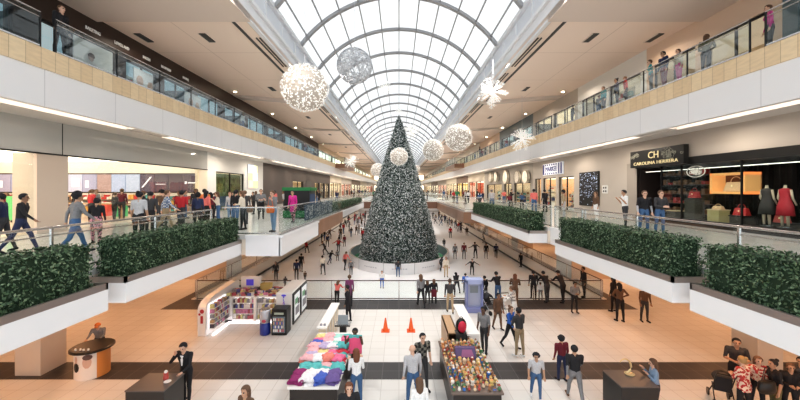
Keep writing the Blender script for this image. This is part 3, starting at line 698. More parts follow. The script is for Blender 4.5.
# display pieces behind the boutique glass
b = MB(); Y0, Y1, Zb, Zt = 14.45, 16.1, 5.98, 6.92
t = thing('display_niche', 'glowing timber framed niche in the boutique window', 'display', (14.8, 15.3, 5.98))
b.box(14.5, 15.2, Y0, Y1, Zb, Zb + .1).box(14.5, 15.2, Y0, Y1, Zt - .1, Zt).box(14.5, 15.2, Y0, Y0 + .1, Zb, Zt).box(14.5, 15.2, Y1 - .1, Y1, Zb, Zt)
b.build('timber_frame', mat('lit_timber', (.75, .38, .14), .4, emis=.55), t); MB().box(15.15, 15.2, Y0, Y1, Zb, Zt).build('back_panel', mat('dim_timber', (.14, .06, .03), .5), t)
def handbag(x, y, z, w1, h1, m, label, g=None):
    t = thing('handbag', label, 'bag', (x, y, z), 0, g)
    b = MB(); dep = w1 * .22
    b._add([(x - dep, y - w1 / 2, z), (x + dep, y - w1 / 2, z), (x + dep, y + w1 / 2, z), (x - dep, y + w1 / 2, z), (x - dep * .5, y - w1 * .42, z + h1), (x + dep * .5, y - w1 * .42, z + h1), (x + dep * .5, y + w1 * .42, z + h1), (x - dep * .5, y + w1 * .42, z + h1)], [(0, 3, 2, 1), (4, 5, 6, 7), (0, 1, 5, 4), (1, 2, 6, 5), (2, 3, 7, 6), (3, 0, 4, 7)], 0)
    b.build('bag_body', m, t, bevel=.02)
    MB().tube([(x, y + w1 * .28 * math.cos(a), z + h1 + h1 * .55 * math.sin(a)) for a in [math.pi * k / 8 for k in range(9)]], .015, 5).build('bag_handle', m, t)
    MB().box(x - dep - .01, x - dep, y - .03, y + .03, z + h1 * .5, z + h1 * .7).build('clasp', M['gold'], t); return t
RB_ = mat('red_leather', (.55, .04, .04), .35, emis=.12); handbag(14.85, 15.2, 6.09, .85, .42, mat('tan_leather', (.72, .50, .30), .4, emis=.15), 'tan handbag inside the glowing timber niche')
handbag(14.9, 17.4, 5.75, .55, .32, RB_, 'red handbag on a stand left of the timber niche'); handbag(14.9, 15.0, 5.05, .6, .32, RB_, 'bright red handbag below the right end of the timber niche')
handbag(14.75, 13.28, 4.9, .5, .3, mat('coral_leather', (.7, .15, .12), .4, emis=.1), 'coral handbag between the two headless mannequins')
for i, (y, z, hh, lab) in enumerate(((17.4, 4.5, 1.25, 'dark plinth under the red handbag left of the niche'), (15.0, 4.5, .55, 'dark plinth under the bright red handbag'), (16.1, 4.5, .75, 'low lit plinth below the timber niche'), (13.28, 4.5, .4, 'low plinth under the coral handbag'), (18.6, 4.5, .55, 'pale plinth nearest the boutique entrance'))):
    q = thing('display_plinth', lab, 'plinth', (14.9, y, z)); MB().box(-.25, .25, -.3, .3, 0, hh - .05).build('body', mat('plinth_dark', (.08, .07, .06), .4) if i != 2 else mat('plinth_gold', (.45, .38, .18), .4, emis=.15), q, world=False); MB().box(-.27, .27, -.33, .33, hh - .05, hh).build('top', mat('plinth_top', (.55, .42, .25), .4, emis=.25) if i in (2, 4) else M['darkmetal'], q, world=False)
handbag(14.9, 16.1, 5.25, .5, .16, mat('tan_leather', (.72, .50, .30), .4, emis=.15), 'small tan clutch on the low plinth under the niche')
def mannequin(x, y, z, rz, dress, label, red=False):
    t = thing('mannequin', label, 'mannequin', (x, y, z), rz)
    sk = mat('mannequin_skin', (.72, .58, .44), .4); b = MB()
    b.lathe((0, 0, 0), [(.16, .85), (.19, 1.0), (.15, 1.15), (.19, 1.35), (.18, 1.42), (.06, 1.5), (.05, 1.6)], 14, sy=.62)
    for sg in (-1, 1): b.tube([(sg * .19, 0, 1.42), (sg * .25, 0, 1.1), (sg * .25, -.14, .85)], .042, 8, r1=.03); b.tube([(sg * .09, 0, .95), (sg * .1, .02, .5), (sg * .1, 0, .06)], .075, 8, r1=.04)
    b.build('torso_form', sk, t, world=False, smooth=True)
    MB().lathe((0, 0, 0), [(.30, .45), (.26, .8), (.205, .98), (.16, 1.14), (.205, 1.34), (.19, 1.44), (.09, 1.48)], 16, sy=.64).build('dress', dress, t, world=False, smooth=True)
    MB().cyl(0, 0, 0, .03, .22).build('base_plate', M['steel'], t, world=False)
mannequin(14.5, 13.6, 4.75, 90, mat('charcoal_dress', (.07, .06, .06), .7), 'headless mannequin in charcoal dress in the boutique window'); mannequin(14.5, 12.95, 4.75, 90, mat('red_dress', (.55, .03, .05), .6), 'headless mannequin in red dress in the boutique window')

# --- right: beige wall, starry panel, sign shop, disc shop, others
b = MB().box(14, 14.3, 21.2, 26.8, 4.45, 8.95); struct('wall_right', b, G_HALL, 'beige wall between the boutique and the blue signed shop')
t = thing('starry_panel', 'tall black panel with tiny star lights on the beige wall at right', 'panel', (13.95, 25.3, 4.9)); b = MB(); rnd = random.Random(9)
MB().box(13.9, 13.99, 24.05, 26.6, 4.95, 7.45).build('board', M['black'], t)
for _ in range(170):
    y, z = rnd.uniform(24.15, 26.5), rnd.uniform(5.6, 7.4) if rnd.random() < .8 else rnd.uniform(5, 7.4); e = rnd.choice((.012, .014, .026)); b.box(13.88, 13.9, y - e, y + e, z - e, z + e)
b.build('star_lights', mat('star_light', (.55, .65, .85), .5, emis=.6), t)
t = thing('wall_plate', 'small white four-hole plate on the beige wall right of the starry panel', 'switch', (13.95, 23.4, 6)); MB().box(13.96, 14, 23.1, 23.7, 5.9, 6.45).build('plate', G_WHITE, t)
for dy in (-.12, .12):
    for dz in (-.12, .12): MB().box(13.94, 13.96, 23.4 + dy - .06, 23.4 + dy + .06, 6.17 + dz - .06, 6.17 + dz + .06).build('switch', M['darkgrey'], t)
t = shop(1, 26.8, 36, 'shop with warm apricot windows under the blue and white sign', G_HALL, mat('apricot_interior', (.80, .52, .34), .5), M['shopglow'], op=[(27.6, 30.3), (30.8, 33.6), (34.0, 35.6)], zh=7.25, goods=True, depth=2.8)
sg = thing('shop_sign', 'white sign with navy stripes, dots and letters on the grey header', 'sign', (13.9, 31.3, 7.4)); MB().box(13.9, 14, 29.35, 33.35, 7.5, 8.55).build('board', mat('sign_board_white', (.82, .84, .90), .4, emis=.25), sg)
NV = mat('sign_navy', (.05, .06, .22), .4)
for a_, c_ in ((29.45, 29.68), (29.9, 30.1), (33.0, 33.3)): MB().box(13.87, 13.9, a_, c_, 7.55, 8.5).build('stripe', NV, sg)
b = MB()
for k in range(6): b.box(13.87, 13.9, 30.4 + k * .44, 30.6 + k * .44, 8.35, 8.48).box(13.87, 13.9, 30.4 + k * .44, 30.6 + k * .44, 7.56, 7.69)
b.build('dot', NV, sg); text('lettering', 'MARKEE', .62, NV, (13.87, 31.5, 8.02), 1, sg, .01, 1.05)
mannequin(14.9, 31.6, 4.8, 90, mat('red_dress', (.55, .03, .05), .6), 'mannequin in long red dress in the apricot shop window')
t = shop(1, 36, 56.5, 'shop with a row of big round discs over its windows on the right', mat('shop_disc_header', (.36, .33, .29), .5), I_PALE, GLOWDIM, op=[(36.8, 42), (43, 46), (47, 55)], zh=6.9)
for i, (u, dia) in enumerate(((490, 1.5), (495.6, 1.45), (505, 1.75), (516.6, 1.4), (525, 1.4))):
    y = 13.7 * F / (u - CU); z = EYE - (177 - CV) * y / F
    q = thing('wall_disc', ['round pale disc farthest along the disc shop header', 'second farthest round pale disc over the disc shop', 'largest round disc, middle of the row over the disc shop', 'round pale disc second nearest over the disc shop', 'nearest round pale disc over the disc shop'][i], 'disc', (13.8, y, z), 0, 'discs above the shop on the right'); b = MB()
    n0 = 24; vs = [(-.12, dia * .62 * math.cos(2 * math.pi * k / n0), dia * .5 * math.sin(2 * math.pi * k / n0)) for k in range(n0)]; vs2 = [(.1, a[1], a[2]) for a in vs]
    b._add(vs + vs2, [tuple(range(n0)), tuple(range(n0, 2 * n0))] + [(k, (k + 1) % n0, n0 + (k + 1) % n0, n0 + k) for k in range(n0)], 0)
    b.build('disc_face', mat('disc_cream', (.72, .66, .56), .5, noise=.25, nscale=4), q, world=False)
    MB().tube([(-.13, dia * .62 * math.cos(2 * math.pi * k / n0), dia * .5 * math.sin(2 * math.pi * k / n0)) for k in range(n0 + 1)], .05, 4).build('disc_rim', mat('disc_rim', (.35, .30, .24), .4), q, world=False)
shop(1, 56.5, 70, 'warm lit shop beyond the disc shop on the right', mat('shop_cream', (.7, .62, .5), .5), I_RED, M['shopglow'], n_open=2)
shop(1, 70, 84, 'shop glowing yellow beyond the warm lit one on the right', mat('shop_umber2', (.2, .12, .08), .5), mat('yellow_interior', (.8, .6, .2), .5), M['shopglow'], n_open=2)
FARL = ['bright shopfront far along the %s side of the middle level', 'second of the distant shopfronts on the %s of the middle level', 'third of the distant shopfronts on the %s of the middle level', 'fourth of the distant shopfronts on the %s of the middle level', 'last small shopfront at the %s end of the middle level']
for s, nm, ys in ((-1, 'left', [(70, 84), (84, 102), (102, 125), (125, 150), (150, 183)]), (1, 'right', [(84, 102), (102, 125), (125, 150), (150, 183)])):
    for i, (a, c) in enumerate(ys):
        shop(s, a, c, FARL[i] % nm, [mat('shop_cream', (.7, .62, .5), .5), G_HALL, mat('shop_umber2', (.2, .12, .08), .5)][i % 3], [I_WARM, I_RED, I_PALE][i % 3], M['shopglow'], n_open=3)

# --- top level: left dark band with lettering, posters and glass fronts
for i, (y0, y1, lab, sg_) in enumerate(((4, 13.0, 'nearest dark shopfront on the top left level', None), (13.0, 17.2, 'top left shopfront with the reclining figure poster', None), (17.2, 23.5, 'top left shopfront with white lettering over dark glass', None), (23.5, 31.5, 'top left shopfront with the pale square poster', None), (31.5, 42, 'fourth lettered shopfront on the top left level', None), (42, 60, 'fifth lettered shopfront on the top left level', None))):
    t = shop(-1, y0, y1, lab, M['darkbrown'], mat('top_shop_dim', (.16, .19, .21), .6), mat('top_cool_glow', (.7, .8, .85), .5, emis=.5), z0=10.75, zh=12.9, zt=14.1, n_open=2, sign=sg_, signsize=.42, signz=13.25, seed=i + 3)
shop(-1, 60, 184, 'distant run of shopfronts on the top left level', mat('shop_cream', (.7, .62, .5), .5), I_WARM, M['shopglow'], z0=10.75, zh=13.0, zt=14.1, n_open=10)
for sx, yy, lab in (('BAKETING', 15.76, 'white lettering on the dark band above the reclining figure poster'), ('LOVELLAND', 17.4, 'second white lettering along the dark top left band'), ('BAKERS', 19.1, 'third white lettering along the dark top left band'), ('ROOMSKIN', 20.7, 'fourth white lettering along the dark top left band'), ('BOUTIQ', 22.6, 'fifth and smallest white lettering along the dark top left band')):
    tag(text('sign_lettering', sx, .22, M['signwhite'], (-13.97, yy, 13.42), -1, None, .015, .75), lab, 'sign')
t = thing('window_poster', 'large pale poster of a reclining person in the top left shop window', 'poster', (-13.9, 15.2, 10.9)); MB().box(-13.95, -13.9, 14.75, 16.75, 10.85, 12.8).build('sheet', mat('poster_cream', (.78, .72, .66), .5, emis=.12), t)
b = MB().ball((-13.88, 15.55, 12.1), .03, .14, .17, 10, 8, 0).ball((-13.88, 15.57, 12.2), .035, .17, .14, 10, 8, 1); 
b._add([(-13.87, 15.1, 11.3), (-13.87, 15.9, 11.3), (-13.87, 15.8, 11.95), (-13.87, 15.35, 12.0)], [(0, 1, 2, 3)], 2); b._add([(-13.87, 15.0, 11.0), (-13.87, 16.4, 10.9), (-13.87, 16.3, 11.2), (-13.87, 15.1, 11.4)], [(0, 1, 2, 3)], 1)
b.build('printed_figure', [mat('print_skin', (.62, .42, .34), .6), mat('print_brown', (.14, .08, .07), .6), mat('print_shirt', (.80, .76, .74), .6)], t)
for i, (a, c, lab) in enumerate(((18.1, 19.5, 'pale square poster with a soft figure on the top left level'), (22.4, 24.2, 'poster with two faces farther along the top left level'))):
    t = thing('window_poster', lab, 'poster', (-13.9, (a + c) / 2, 10.9)); MB().box(-13.95, -13.9, a, c, 10.95, 12.6).build('sheet', mat('poster_grey', (.72, .70, .70), .5, emis=.1), t)
    b = MB().ball((-13.88, (a + c) / 2 - .3, 12.0), .03, .25, .28, 10, 8, 0).ball((-13.88, (a + c) / 2 + .45, 11.9), .03, .22, .25, 10, 8, 0); b.quad((-13.87, a + .2, 11), (-13.87, c - .2, 11), (-13.87, c - .5, 11.7), (-13.87, a + .4, 11.7), 1); b.build('printed_figure', [mat('print_skin', (.62, .42, .34), .6), mat('print_red', (.4, .12, .14), .6)], t)
# --- top level right
for i, (y0, y1, lab) in enumerate(((4, 12.6, 'nearest blue grey glazed shopfront on the top right level'), (12.6, 19.5, 'warm lit cafe front on the top right level'), (19.5, 27, 'pale shopfront behind the people on the top right level'), (27, 36, 'dim shopfront beside the pale one on the top right level'), (36, 48, 'glazed shopfront midway along the top right level'), (48, 60, 'farther glazed shopfront on the top right level'), (60, 184, 'distant run of shopfronts on the top right level'))):
    shop(1, y0, y1, lab, [mat('blue_glazed_wall', (.12, .17, .2), .3), mat('shop_peach', (.72, .56, .44), .5), G_WHITE, G_HALL][i % 4], [mat('top_shop_dim', (.16, .19, .21), .6), I_WARM, I_PALE, mat('top_shop_dim', (.16, .19, .21), .6)][i % 4], [mat('top_cool_glow', (.7, .8, .85), .5, emis=.5), mat('soft_shop_ceiling', (.8, .66, .52), .5, emis=.35, ecol=(1, .8, .6)), mat('soft_shop_ceiling', (.8, .66, .52), .5), GLOWDIM][i % 4], z0=10.75, zh=13.0, zt=14.1, n_open=10 if i == 6 else 2, seed=i + 20, depth=3)
# ---------------------------------------------------------------- people
def rotx(a): return Matrix.Rotation(a, 3, 'X')
def body(lean=4, legs=((4, 2), (-4, 2)), arms=None, fem=False, coat=0., skirt=0., head=(0, 0), twist=0, wide=1.):
    """a jointed figure 1.75 m tall facing +Y grown into one continuous skin; returns mesh and head place"""
    cap = []                                              # (p0, r0, p1, r1, region)
    V = Vector; LR = rotx(-R(lean)); pel = V((0, 0, .95))
    up = lambda v: pel + LR @ V(v)
    sh = .175 if fem else .20; hp = .095
    rC, rW, rH = (.105, .085, .105) if fem else (.118, .105, .105)
    rC *= wide; rW *= wide; rH *= wide
    TOP, LEG, SHOE, SKIN, SLV, CALF = 1, 2, 3, 0, 4, 5
    for sg in (-1, 1):
        cap += [(up((sg * .045, 0, .06)), rH, up((sg * .05, .0, .20)), rW, TOP), (up((sg * .05, 0, .20)), rW, up((sg * .075, .01, .38)), rC, TOP), (up((sg * .06, .0, .40)), rC * .9, up((sg * (sh - .03), 0, .47)), .058, TOP)]
        cap += [(up((sg * .05, 0, .05)), rH, pel + V((sg * .075, 0, -.05)), rH * .98, LEG if not coat else TOP)]
    if fem:
        for sg in (-1, 1): cap.append((up((sg * .065, .085, .34)), .05, up((sg * .065, .07, .36)), .05, TOP))
    nk = up((0, .0, .50)); hd = LR @ V((0, .02, .19)); HM = rotx(-R(lean * .2 + head[0])) @ Matrix.Rotation(R(head[1]), 3, 'Z')
    hc = nk + rotx(-R(lean * .6 + head[0] * .3)) @ V((0, .012, .16))
    cap.append((nk - V((0, 0, .04)), .062, hc - V((0, 0, .05)), .052, SKIN)); cap += [(nk - V((0, 0, .01)), .055, up((sg * .10, -.01, .475)), .05, TOP) for sg in (-1, 1)]
    H = lambda v: hc + HM @ V(v)
    cap += [(H((0, -.012, .035)), .092, H((0, .012, .02)), .086, SKIN), (H((0, .02, -.01)), .076, H((0, .045, -.075)), .046, SKIN), (H((0, .095, .005)), .012, H((0, .112, -.025)), .016, SKIN)]
    for sg in (-1, 1): cap.append((H((sg * .088, .0, .01)), .018, H((sg * .088, .0, -.02)), .013, SKIN))
    low = 9
    for sg, (fl, kn) in zip((-1, 1), legs):
        hip = pel + V((sg * hp, 0, -.03)); th = rotx(R(fl)) @ V((sg * .02, 0, -.435)); kne = hip + th
        shk = rotx(R(fl - kn)) @ V((0, 0, -.42)); ank = kne + shk
        cap += [(hip, .092 * wide ** .5, kne, .060, LEG), (kne, .058, kne + shk * .35 + V((0, -.012, 0)), .056, CALF), (kne + shk * .35 + V((0, -.012, 0)), .056, ank, .040, CALF)]
        fd = rotx(R(max(-40, fl - kn) * .8)) @ V((sg * .12, 1, 0)).normalized()
        cap += [(ank + V((0, -.03, -.03)), .042, ank + fd * .15 + V((0, 0, -.045)), .036, SHOE)]
        low = min(low, min(ank.z - .075, (ank + fd * .15).z - .081))
        if skirt: pass
    if skirt or coat:
        L = skirt or coat
        for k in range(10):
            a = 2 * math.pi * k / 10; c0 = pel + V((.05 * math.cos(a), .02 * math.sin(a), .02)); c1 = pel + V((.13 * math.cos(a), .10 * math.sin(a), -L))
            cap.append((c0, .1, c1, .055, TOP if coat else LEG))
    arms = arms or [((-.15, -.05, -1), (-.05, .25, -1)), ((.15, -.05, -1), (.05, .25, -1))]
    for sg, (du, dl) in zip((-1, 1), arms):
        s0 = up((sg * sh, 0, .465)); du = V(du).normalized(); dl = V(dl).normalized(); el = s0 + du * .285; wr = el + dl * .245
        cap += [(s0, .057 if fem else .064, el, .042, TOP), (el, .043, wr, .030, SLV)]
        side = dl.cross(V((0, 1, 0)) if abs(dl.y) < .8 else V((0, 0, 1))).normalized() * (1 if sg > 0 else -1); curl = (V((0, 1, 0)) - dl * dl.y)
        if curl.length < .1: curl = V((0, 0, -1))
        curl = curl.normalized()
        cap.append((wr, .029, wr + dl * .075, .034, SKIN))
        for q, ln in zip((-1.5, -.5, .5, 1.5), (.065, .08, .078, .058)):
            f0 = wr + dl * .085 + side * q * .021; f1 = f0 + (dl + curl * .25).normalized() * ln * .55; f2 = f1 + (dl + curl * .9).normalized() * ln * .5
            cap += [(f0, .0125, f1, .0115, SKIN), (f1, .0115, f2, .010, SKIN)]
        t0 = wr + dl * .03 - side * .025; t1 = t0 - side * .03 + dl * .04; cap += [(t0, .015, t1, .0125, SKIN), (t1, .0125, t1 + dl * .028 + curl * .008, .011, SKIN)]
    sh_ = Vector((0, 0, -low)); cap = [(a + sh_, ra, b + sh_, rb, g) for a, ra, b, rb, g in cap]
    mb = MB()
    for a, ra, b, rb, g in cap:
        d = b - a; L = max(d.length, 1e-4); d = d / L; x = d.orthogonal().normalized(); y = d.cross(x); vs = []; fs = []; n = 10; prof = []
        for j in range(5): t = math.pi / 2 * j / 4; prof.append((a - d * ra * math.cos(t), max(ra * math.sin(t), 1e-4)))
        for j in range(5): t = math.pi / 2 * (4 - j) / 4; prof.append((b + d * rb * math.cos(t), max(rb * math.sin(t), 1e-4)))
        for c, r in prof: vs += [c + x * r * math.cos(2 * math.pi * k / n) + y * r * math.sin(2 * math.pi * k / n) for k in range(n)]
        for i in range(len(prof) - 1):
            for k in range(n): fs.append((i * n + k, i * n + (k + 1) % n, (i + 1) * n + (k + 1) % n, (i + 1) * n + k))
        fs += [tuple(range(n))[::-1], tuple((len(prof) - 1) * n + k for k in range(n))]; mb._add(vs, fs, 0)
    o = mb.build('tmp_body', M['white'], loc=(0, 0, 0))
    m = o.modifiers.new('r', 'REMESH'); m.mode = 'VOXEL'; m.voxel_size = .0115
    m2 = o.modifiers.new('s', 'SMOOTH'); m2.iterations = 2; m2.factor = .5
    m3 = o.modifiers.new('d', 'DECIMATE'); m3.ratio = .28
    dg = bpy.context.evaluated_depsgraph_get(); me = bpy.data.meshes.new_from_object(o.evaluated_get(dg)); bpy.data.objects.remove(o)
    me.name = 'figure'; me.materials.clear()
    for _ in range(7): me.materials.append(None)
    hc2 = hc + sh_; idx = []
    eyes = [hc2 + HM @ Vector((sg * .034, .088, .012)) for sg in (-1, 1)]
    for p in me.polygons:
        c = p.center; best = 9; g = 0
        if (c - hc2).length < .16 and min((c - e).length for e in eyes) < .017: idx.append(6); continue
        for a, ra, b, rb, gg in cap:
            ab = b - a; t = max(0, min(1, (c - a).dot(ab) / max(ab.dot(ab), 1e-9))); d = (c - a - ab * t).length - (ra + (rb - ra) * t)
            if d < best: best = d; g = gg
        idx.append(g)
    me.polygons.foreach_set('material_index', idx); me.polygons.foreach_set('use_smooth', [True] * len(idx))
    return me, hc2, HM

def hair_mesh(kind):
    b = MB(); n, mth = 16, 9
    if kind == 'bald': return None
    def shell(rx, ry, rz, c, lim, back=0.):
        vs = []; fs = []
        for j in range(mth + 1):
            for k in range(n):
                a = 2 * math.pi * k / n; ph = lim(a) * j / mth
                x, y, z = rx * math.sin(ph) * math.cos(a), ry * math.sin(ph) * math.sin(a), rz * math.cos(ph); vs.append((c[0] + x, c[1] + y, c[2] + z))
        for j in range(mth):
            for k in range(n): fs.append((j * n + k, j * n + (k + 1) % n, (j + 1) * n + (k + 1) % n, (j + 1) * n + k))
        b._add(vs, fs, 0)
    front = lambda a, f, s_, bk: f if math.sin(a) > .55 else (s_ if math.sin(a) > -.2 else bk)
    c = (0, -.008, .03)
    if kind in ('short', 'bun'): shell(.104, .112, .110, c, lambda a: front(a, .98, 1.72, 2.45))
    if kind == 'bun': b.ball((0, -.10, .11), .05, nu=10, nv=7)
    if kind == 'curly':
        shell(.118, .122, .128, c, lambda a: front(a, 1.05, 1.8, 2.45))
        rr = random.Random(2)
        for _ in range(40):
            a = rr.uniform(0, 6.28); ph = rr.uniform(0, 1.5); b.ball((.11 * math.sin(ph) * math.cos(a), -.01 + .115 * math.sin(ph) * math.sin(a), .03 + .12 * math.cos(ph)), .026, nu=6, nv=4)
    if kind in ('long', 'pony'):
        shell(.108, .116, .113, c, lambda a: front(a, .98, 1.95, 2.5))
        if kind == 'long':
            b.lathe((0, -.055, -.26), [(.05, 0), (.085, .03), (.10, .12), (.105, .25), (.09, .32)], 14, 0, 1, .62)
        else: b.tube([(0, -.11, .07), (0, -.16, .03), (0, -.165, -.1), (0, -.13, -.2)], .034, 8, r1=.012)
    if kind == 'cap':
        shell(.108, .115, .112, c, lambda a: front(a, 1.3, 1.6, 2.1)); b._add([(-.07, .08, .03), (.07, .08, .03), (.055, .18, .015), (-.055, .18, .015), (-.07, .08, .045), (.07, .08, .045), (.055, .18, .022), (-.055, .18, .022)], [(0, 3, 2, 1), (4, 5, 6, 7), (0, 1, 5, 4), (1, 2, 6, 5), (2, 3, 7, 6), (3, 0, 4, 7)], 0)
    if kind == 'beanie': shell(.112, .118, .125, c, lambda a: 1.62); b.ball((0, -.01, .165), .03, nu=8, nv=6)
    me = bpy.data.meshes.new('hair_' + kind); me.from_pydata([tuple(v) for v in b.v], [], b.f); me.materials.append(None)
    me.polygons.foreach_set('use_smooth', [True] * len(b.f)); return me
HAIR = {k: hair_mesh(k) for k in ('short', 'bun', 'curly', 'long', 'pony', 'cap', 'beanie')}
A_ = dict(down=[((-.15, -.05, -1), (-.05, .25, -1)), ((.15, -.05, -1), (.05, .25, -1))],
    phone=[((-.15, .15, -1), (.15, .8, .9)), ((.15, .15, -1), (-.15, .8, .9))], onephone=[((-.15, -.05, -1), (-.05, .3, -1)), ((.25, .35, -1), (-.15, .55, 1))],
    akimbo=[((-.7, -.2, -.8), (.75, .35, -.45)), ((.7, -.2, -.8), (-.75, .35, -.45))], wide=[((-1, .1, -.75), (-.8, .5, -.35)), ((1, .1, -.75), (.8, .5, -.35))],
    reach=[((-.2, .6, -.8), (.05, 1, -.2)), ((.2, .6, -.8), (-.05, 1, -.2))], lean=[((-.3, .6, -.75), (.5, .85, -.05)), ((.3, .6, -.75), (-.5, .85, -.05))],
    swing=[((-.15, -.5, -1), (-.05, -.1, -1)), ((.15, .45, -1), (.05, .9, -.8))], up=[((-.25, .55, -.3), (.1, .5, .9)), ((.25, .55, -.3), (-.1, .5, .9))],
    call=[((-.1, .3, -1), (.1, .9, -.3)), ((.45, .35, -.7), (-.65, .05, 1))], grip=[((-.2, .35, -1), (.2, 1, .05)), ((.2, .35, -1), (-.2, 1, .05))], hold=[((-.25, .2, -1), (.75, .8, -.1)), ((.25, .2, -1), (-.75, .8, -.1))])
SPEC = {
    'stand': dict(), 'stand_f': dict(fem=True), 'walk': dict(legs=((24, 6), (-20, 16)), arms=A_['swing'], lean=5), 'walk_f': dict(fem=True, legs=((20, 4), (-16, 18)), arms=A_['swing']),
    'stroll': dict(legs=((10, 3), (-10, 10)), arms=A_['down']), 'stroll_coat': dict(fem=True, legs=((10, 3), (-10, 10)), coat=.32), 'dress': dict(fem=True, skirt=.42), 'wide_top': dict(fem=True, wide=1.22, arms=A_['hold'], coat=.12),
    'phone': dict(arms=A_['phone'], lean=3, head=(12, 0)), 'phone_f': dict(fem=True, arms=A_['phone'], head=(10, 0)), 'akimbo': dict(arms=A_['akimbo'], fem=True), 'reach': dict(arms=A_['reach'], lean=14, head=(16, 0)),
    'lean': dict(arms=A_['lean'], lean=30, legs=((-6, 0), (8, 8)), head=(10, 0)), 'up_f': dict(arms=A_['up'], fem=True, lean=24, legs=((0, 0), (4, 6))), 'call': dict(arms=A_['call'], lean=8, head=(18, 10)), 'grip': dict(arms=A_['grip'], lean=12, legs=((16, 6), (-14, 12))),
    'skate': dict(arms=A_['swing'], lean=18, legs=((24, 34), (-14, 6))), 'skate_wide': dict(arms=A_['wide'], lean=12, legs=((14, 18), (-6, 6))), 'skate_low': dict(arms=A_['wide'], lean=28, legs=((38, 52), (-26, 12))), 'skate_stand': dict(arms=A_['down'], lean=6, legs=((8, 10), (-2, 2))), 'hold': dict(arms=A_['hold']),
    'sit': dict(arms=A_['grip'], lean=-8, legs=((85, 80), (85, 78))),
}
PROTO = {k: body(**v) for k, v in SPEC.items()}
CLR = dict(black=(.018, .018, .022), charcoal=(.05, .05, .055), grey=(.22, .22, .23), lightgrey=(.50, .50, .52), white=(.80, .80, .80), navy=(.025, .035, .09), blue=(.04, .14, .50), denim=(.06, .13, .26), lightdenim=(.22, .32, .46), red=(.50, .03, .04), maroon=(.16, .02, .035), pink=(.62, .10, .30), magenta=(.55, .03, .26), coral=(.75, .20, .18), khaki=(.36, .28, .18), brown=(.14, .08, .05), tan=(.50, .38, .25), orange=(.75, .22, .05), teal=(.05, .32, .36), green=(.05, .22, .10), cream=(.72, .65, .55), plum=(.20, .05, .14), olive=(.12, .12, .06), yellow=(.75, .55, .10))
SK = [(.66, .42, .31), (.50, .30, .20), (.30, .17, .11), (.14, .075, .05)]
HC = dict(black=(.012, .010, .010), brown=(.06, .03, .018), auburn=(.16, .06, .03), blond=(.42, .28, .13), grey=(.35, .33, .32))
def cm(c): return mat('cloth_' + c, CLR[c], .8, noise=.12, nscale=30) if c in CLR else _mats[c]
def skm(i): return mat('skin_%d' % i, SK[i], .55)
def check_mat(name, c1, c2, sc):
    m = bpy.data.materials.new(name); m.use_nodes = True; nt = m.node_tree; bb = nt.nodes['Principled BSDF']
    v = nt.nodes.new('ShaderNodeTexVoronoi') if 'floral' in name or 'dotted' in name else nt.nodes.new('ShaderNodeTexChecker'); g = nt.nodes.new('ShaderNodeTexCoord'); nt.links.new(g.outputs['Object'], v.inputs['Vector']); v.inputs['Scale'].default_value = sc
    if 'floral' in name or 'dotted' in name:
        r = nt.nodes.new('ShaderNodeValToRGB'); r.color_ramp.interpolation = 'CONSTANT'; e = r.color_ramp.elements; e[0].color = (*c1, 1); e[1].color = (*c2, 1); e[1].position = .45
        sp = nt.nodes.new('ShaderNodeSeparateColor'); nt.links.new(v.outputs['Color'], sp.inputs[0]); nt.links.new(sp.outputs[0], r.inputs[0]); nt.links.new(r.outputs[0], bb.inputs['Base Color'])
    else:
        v.inputs['Color1'].default_value = (*c1, 1); v.inputs['Color2'].default_value = (*c2, 1); nt.links.new(v.outputs['Color'], bb.inputs['Base Color'])
    bb.inputs['Roughness'].default_value = .8; _mats[name] = m
check_mat('plaid_blue', (.05, .12, .28), (.65, .68, .72), 18); check_mat('floral_red', (.45, .05, .05), (.75, .62, .52), 22); check_mat('dotted_black', (.02, .02, .02), (.6, .3, .35), 26); check_mat('print_tee', (.02, .02, .02), (.20, .19, .16), 11)
check_mat('striped_knit', (.75, .74, .72), (.25, .22, .22), 14)
NP = 0; SPOTS = []
def person(x, y, z, h, rz, pose, top, legs, label, hair='short', hc='black', skin=1, shoes='black', sleeve=None, calf=None, group=None):
    global NP; NP += 1; SPOTS.append((x, y, z))
    me, hcen, HM = PROTO[pose]
    o = bpy.data.objects.new('person', me); COL.objects.link(o); k = h / 1.75
    o.location = (x, y, z); o.rotation_euler = (0, 0, R(rz)); o.scale = (k * (1.0 if h > 1.45 else 1.1), k * (1.0 if h > 1.45 else 1.1), k)
    ms = [skm(skin), cm(top), cm(legs), cm(shoes), skm(skin) if sleeve == 'bare' else cm(sleeve or top), skm(skin) if calf == 'bare' else cm(calf or legs), mat('eye_dark', (.02, .015, .012), .3)]
    for i, m in enumerate(ms): o.material_slots[i].link = 'OBJECT'; o.material_slots[i].material = m
    if hair != 'bald':
        hm = HAIR[hair]; c = bpy.data.objects.new('hair' if hair not in ('cap', 'beanie') else hair, hm); COL.objects.link(c); c.parent = o; c.location = hcen; c.rotation_euler = HM.to_euler()
        c.material_slots[0].link = 'OBJECT'; c.material_slots[0].material = cm(hc) if hc in CLR else mat('hair_' + hc, HC[hc], .6)
    return tag(o, label, 'person', group)
def foot(u, v, z, *a, **k): x, y, _ = P(u, v, z); return person(x, y, z, *a, **k)
def headp(u, v, z, h, *a, **k):
    Y = F * (EYE - z - h) / (v - CV); return person((u - CU) * Y / F, Y, z, h, *a, **k)

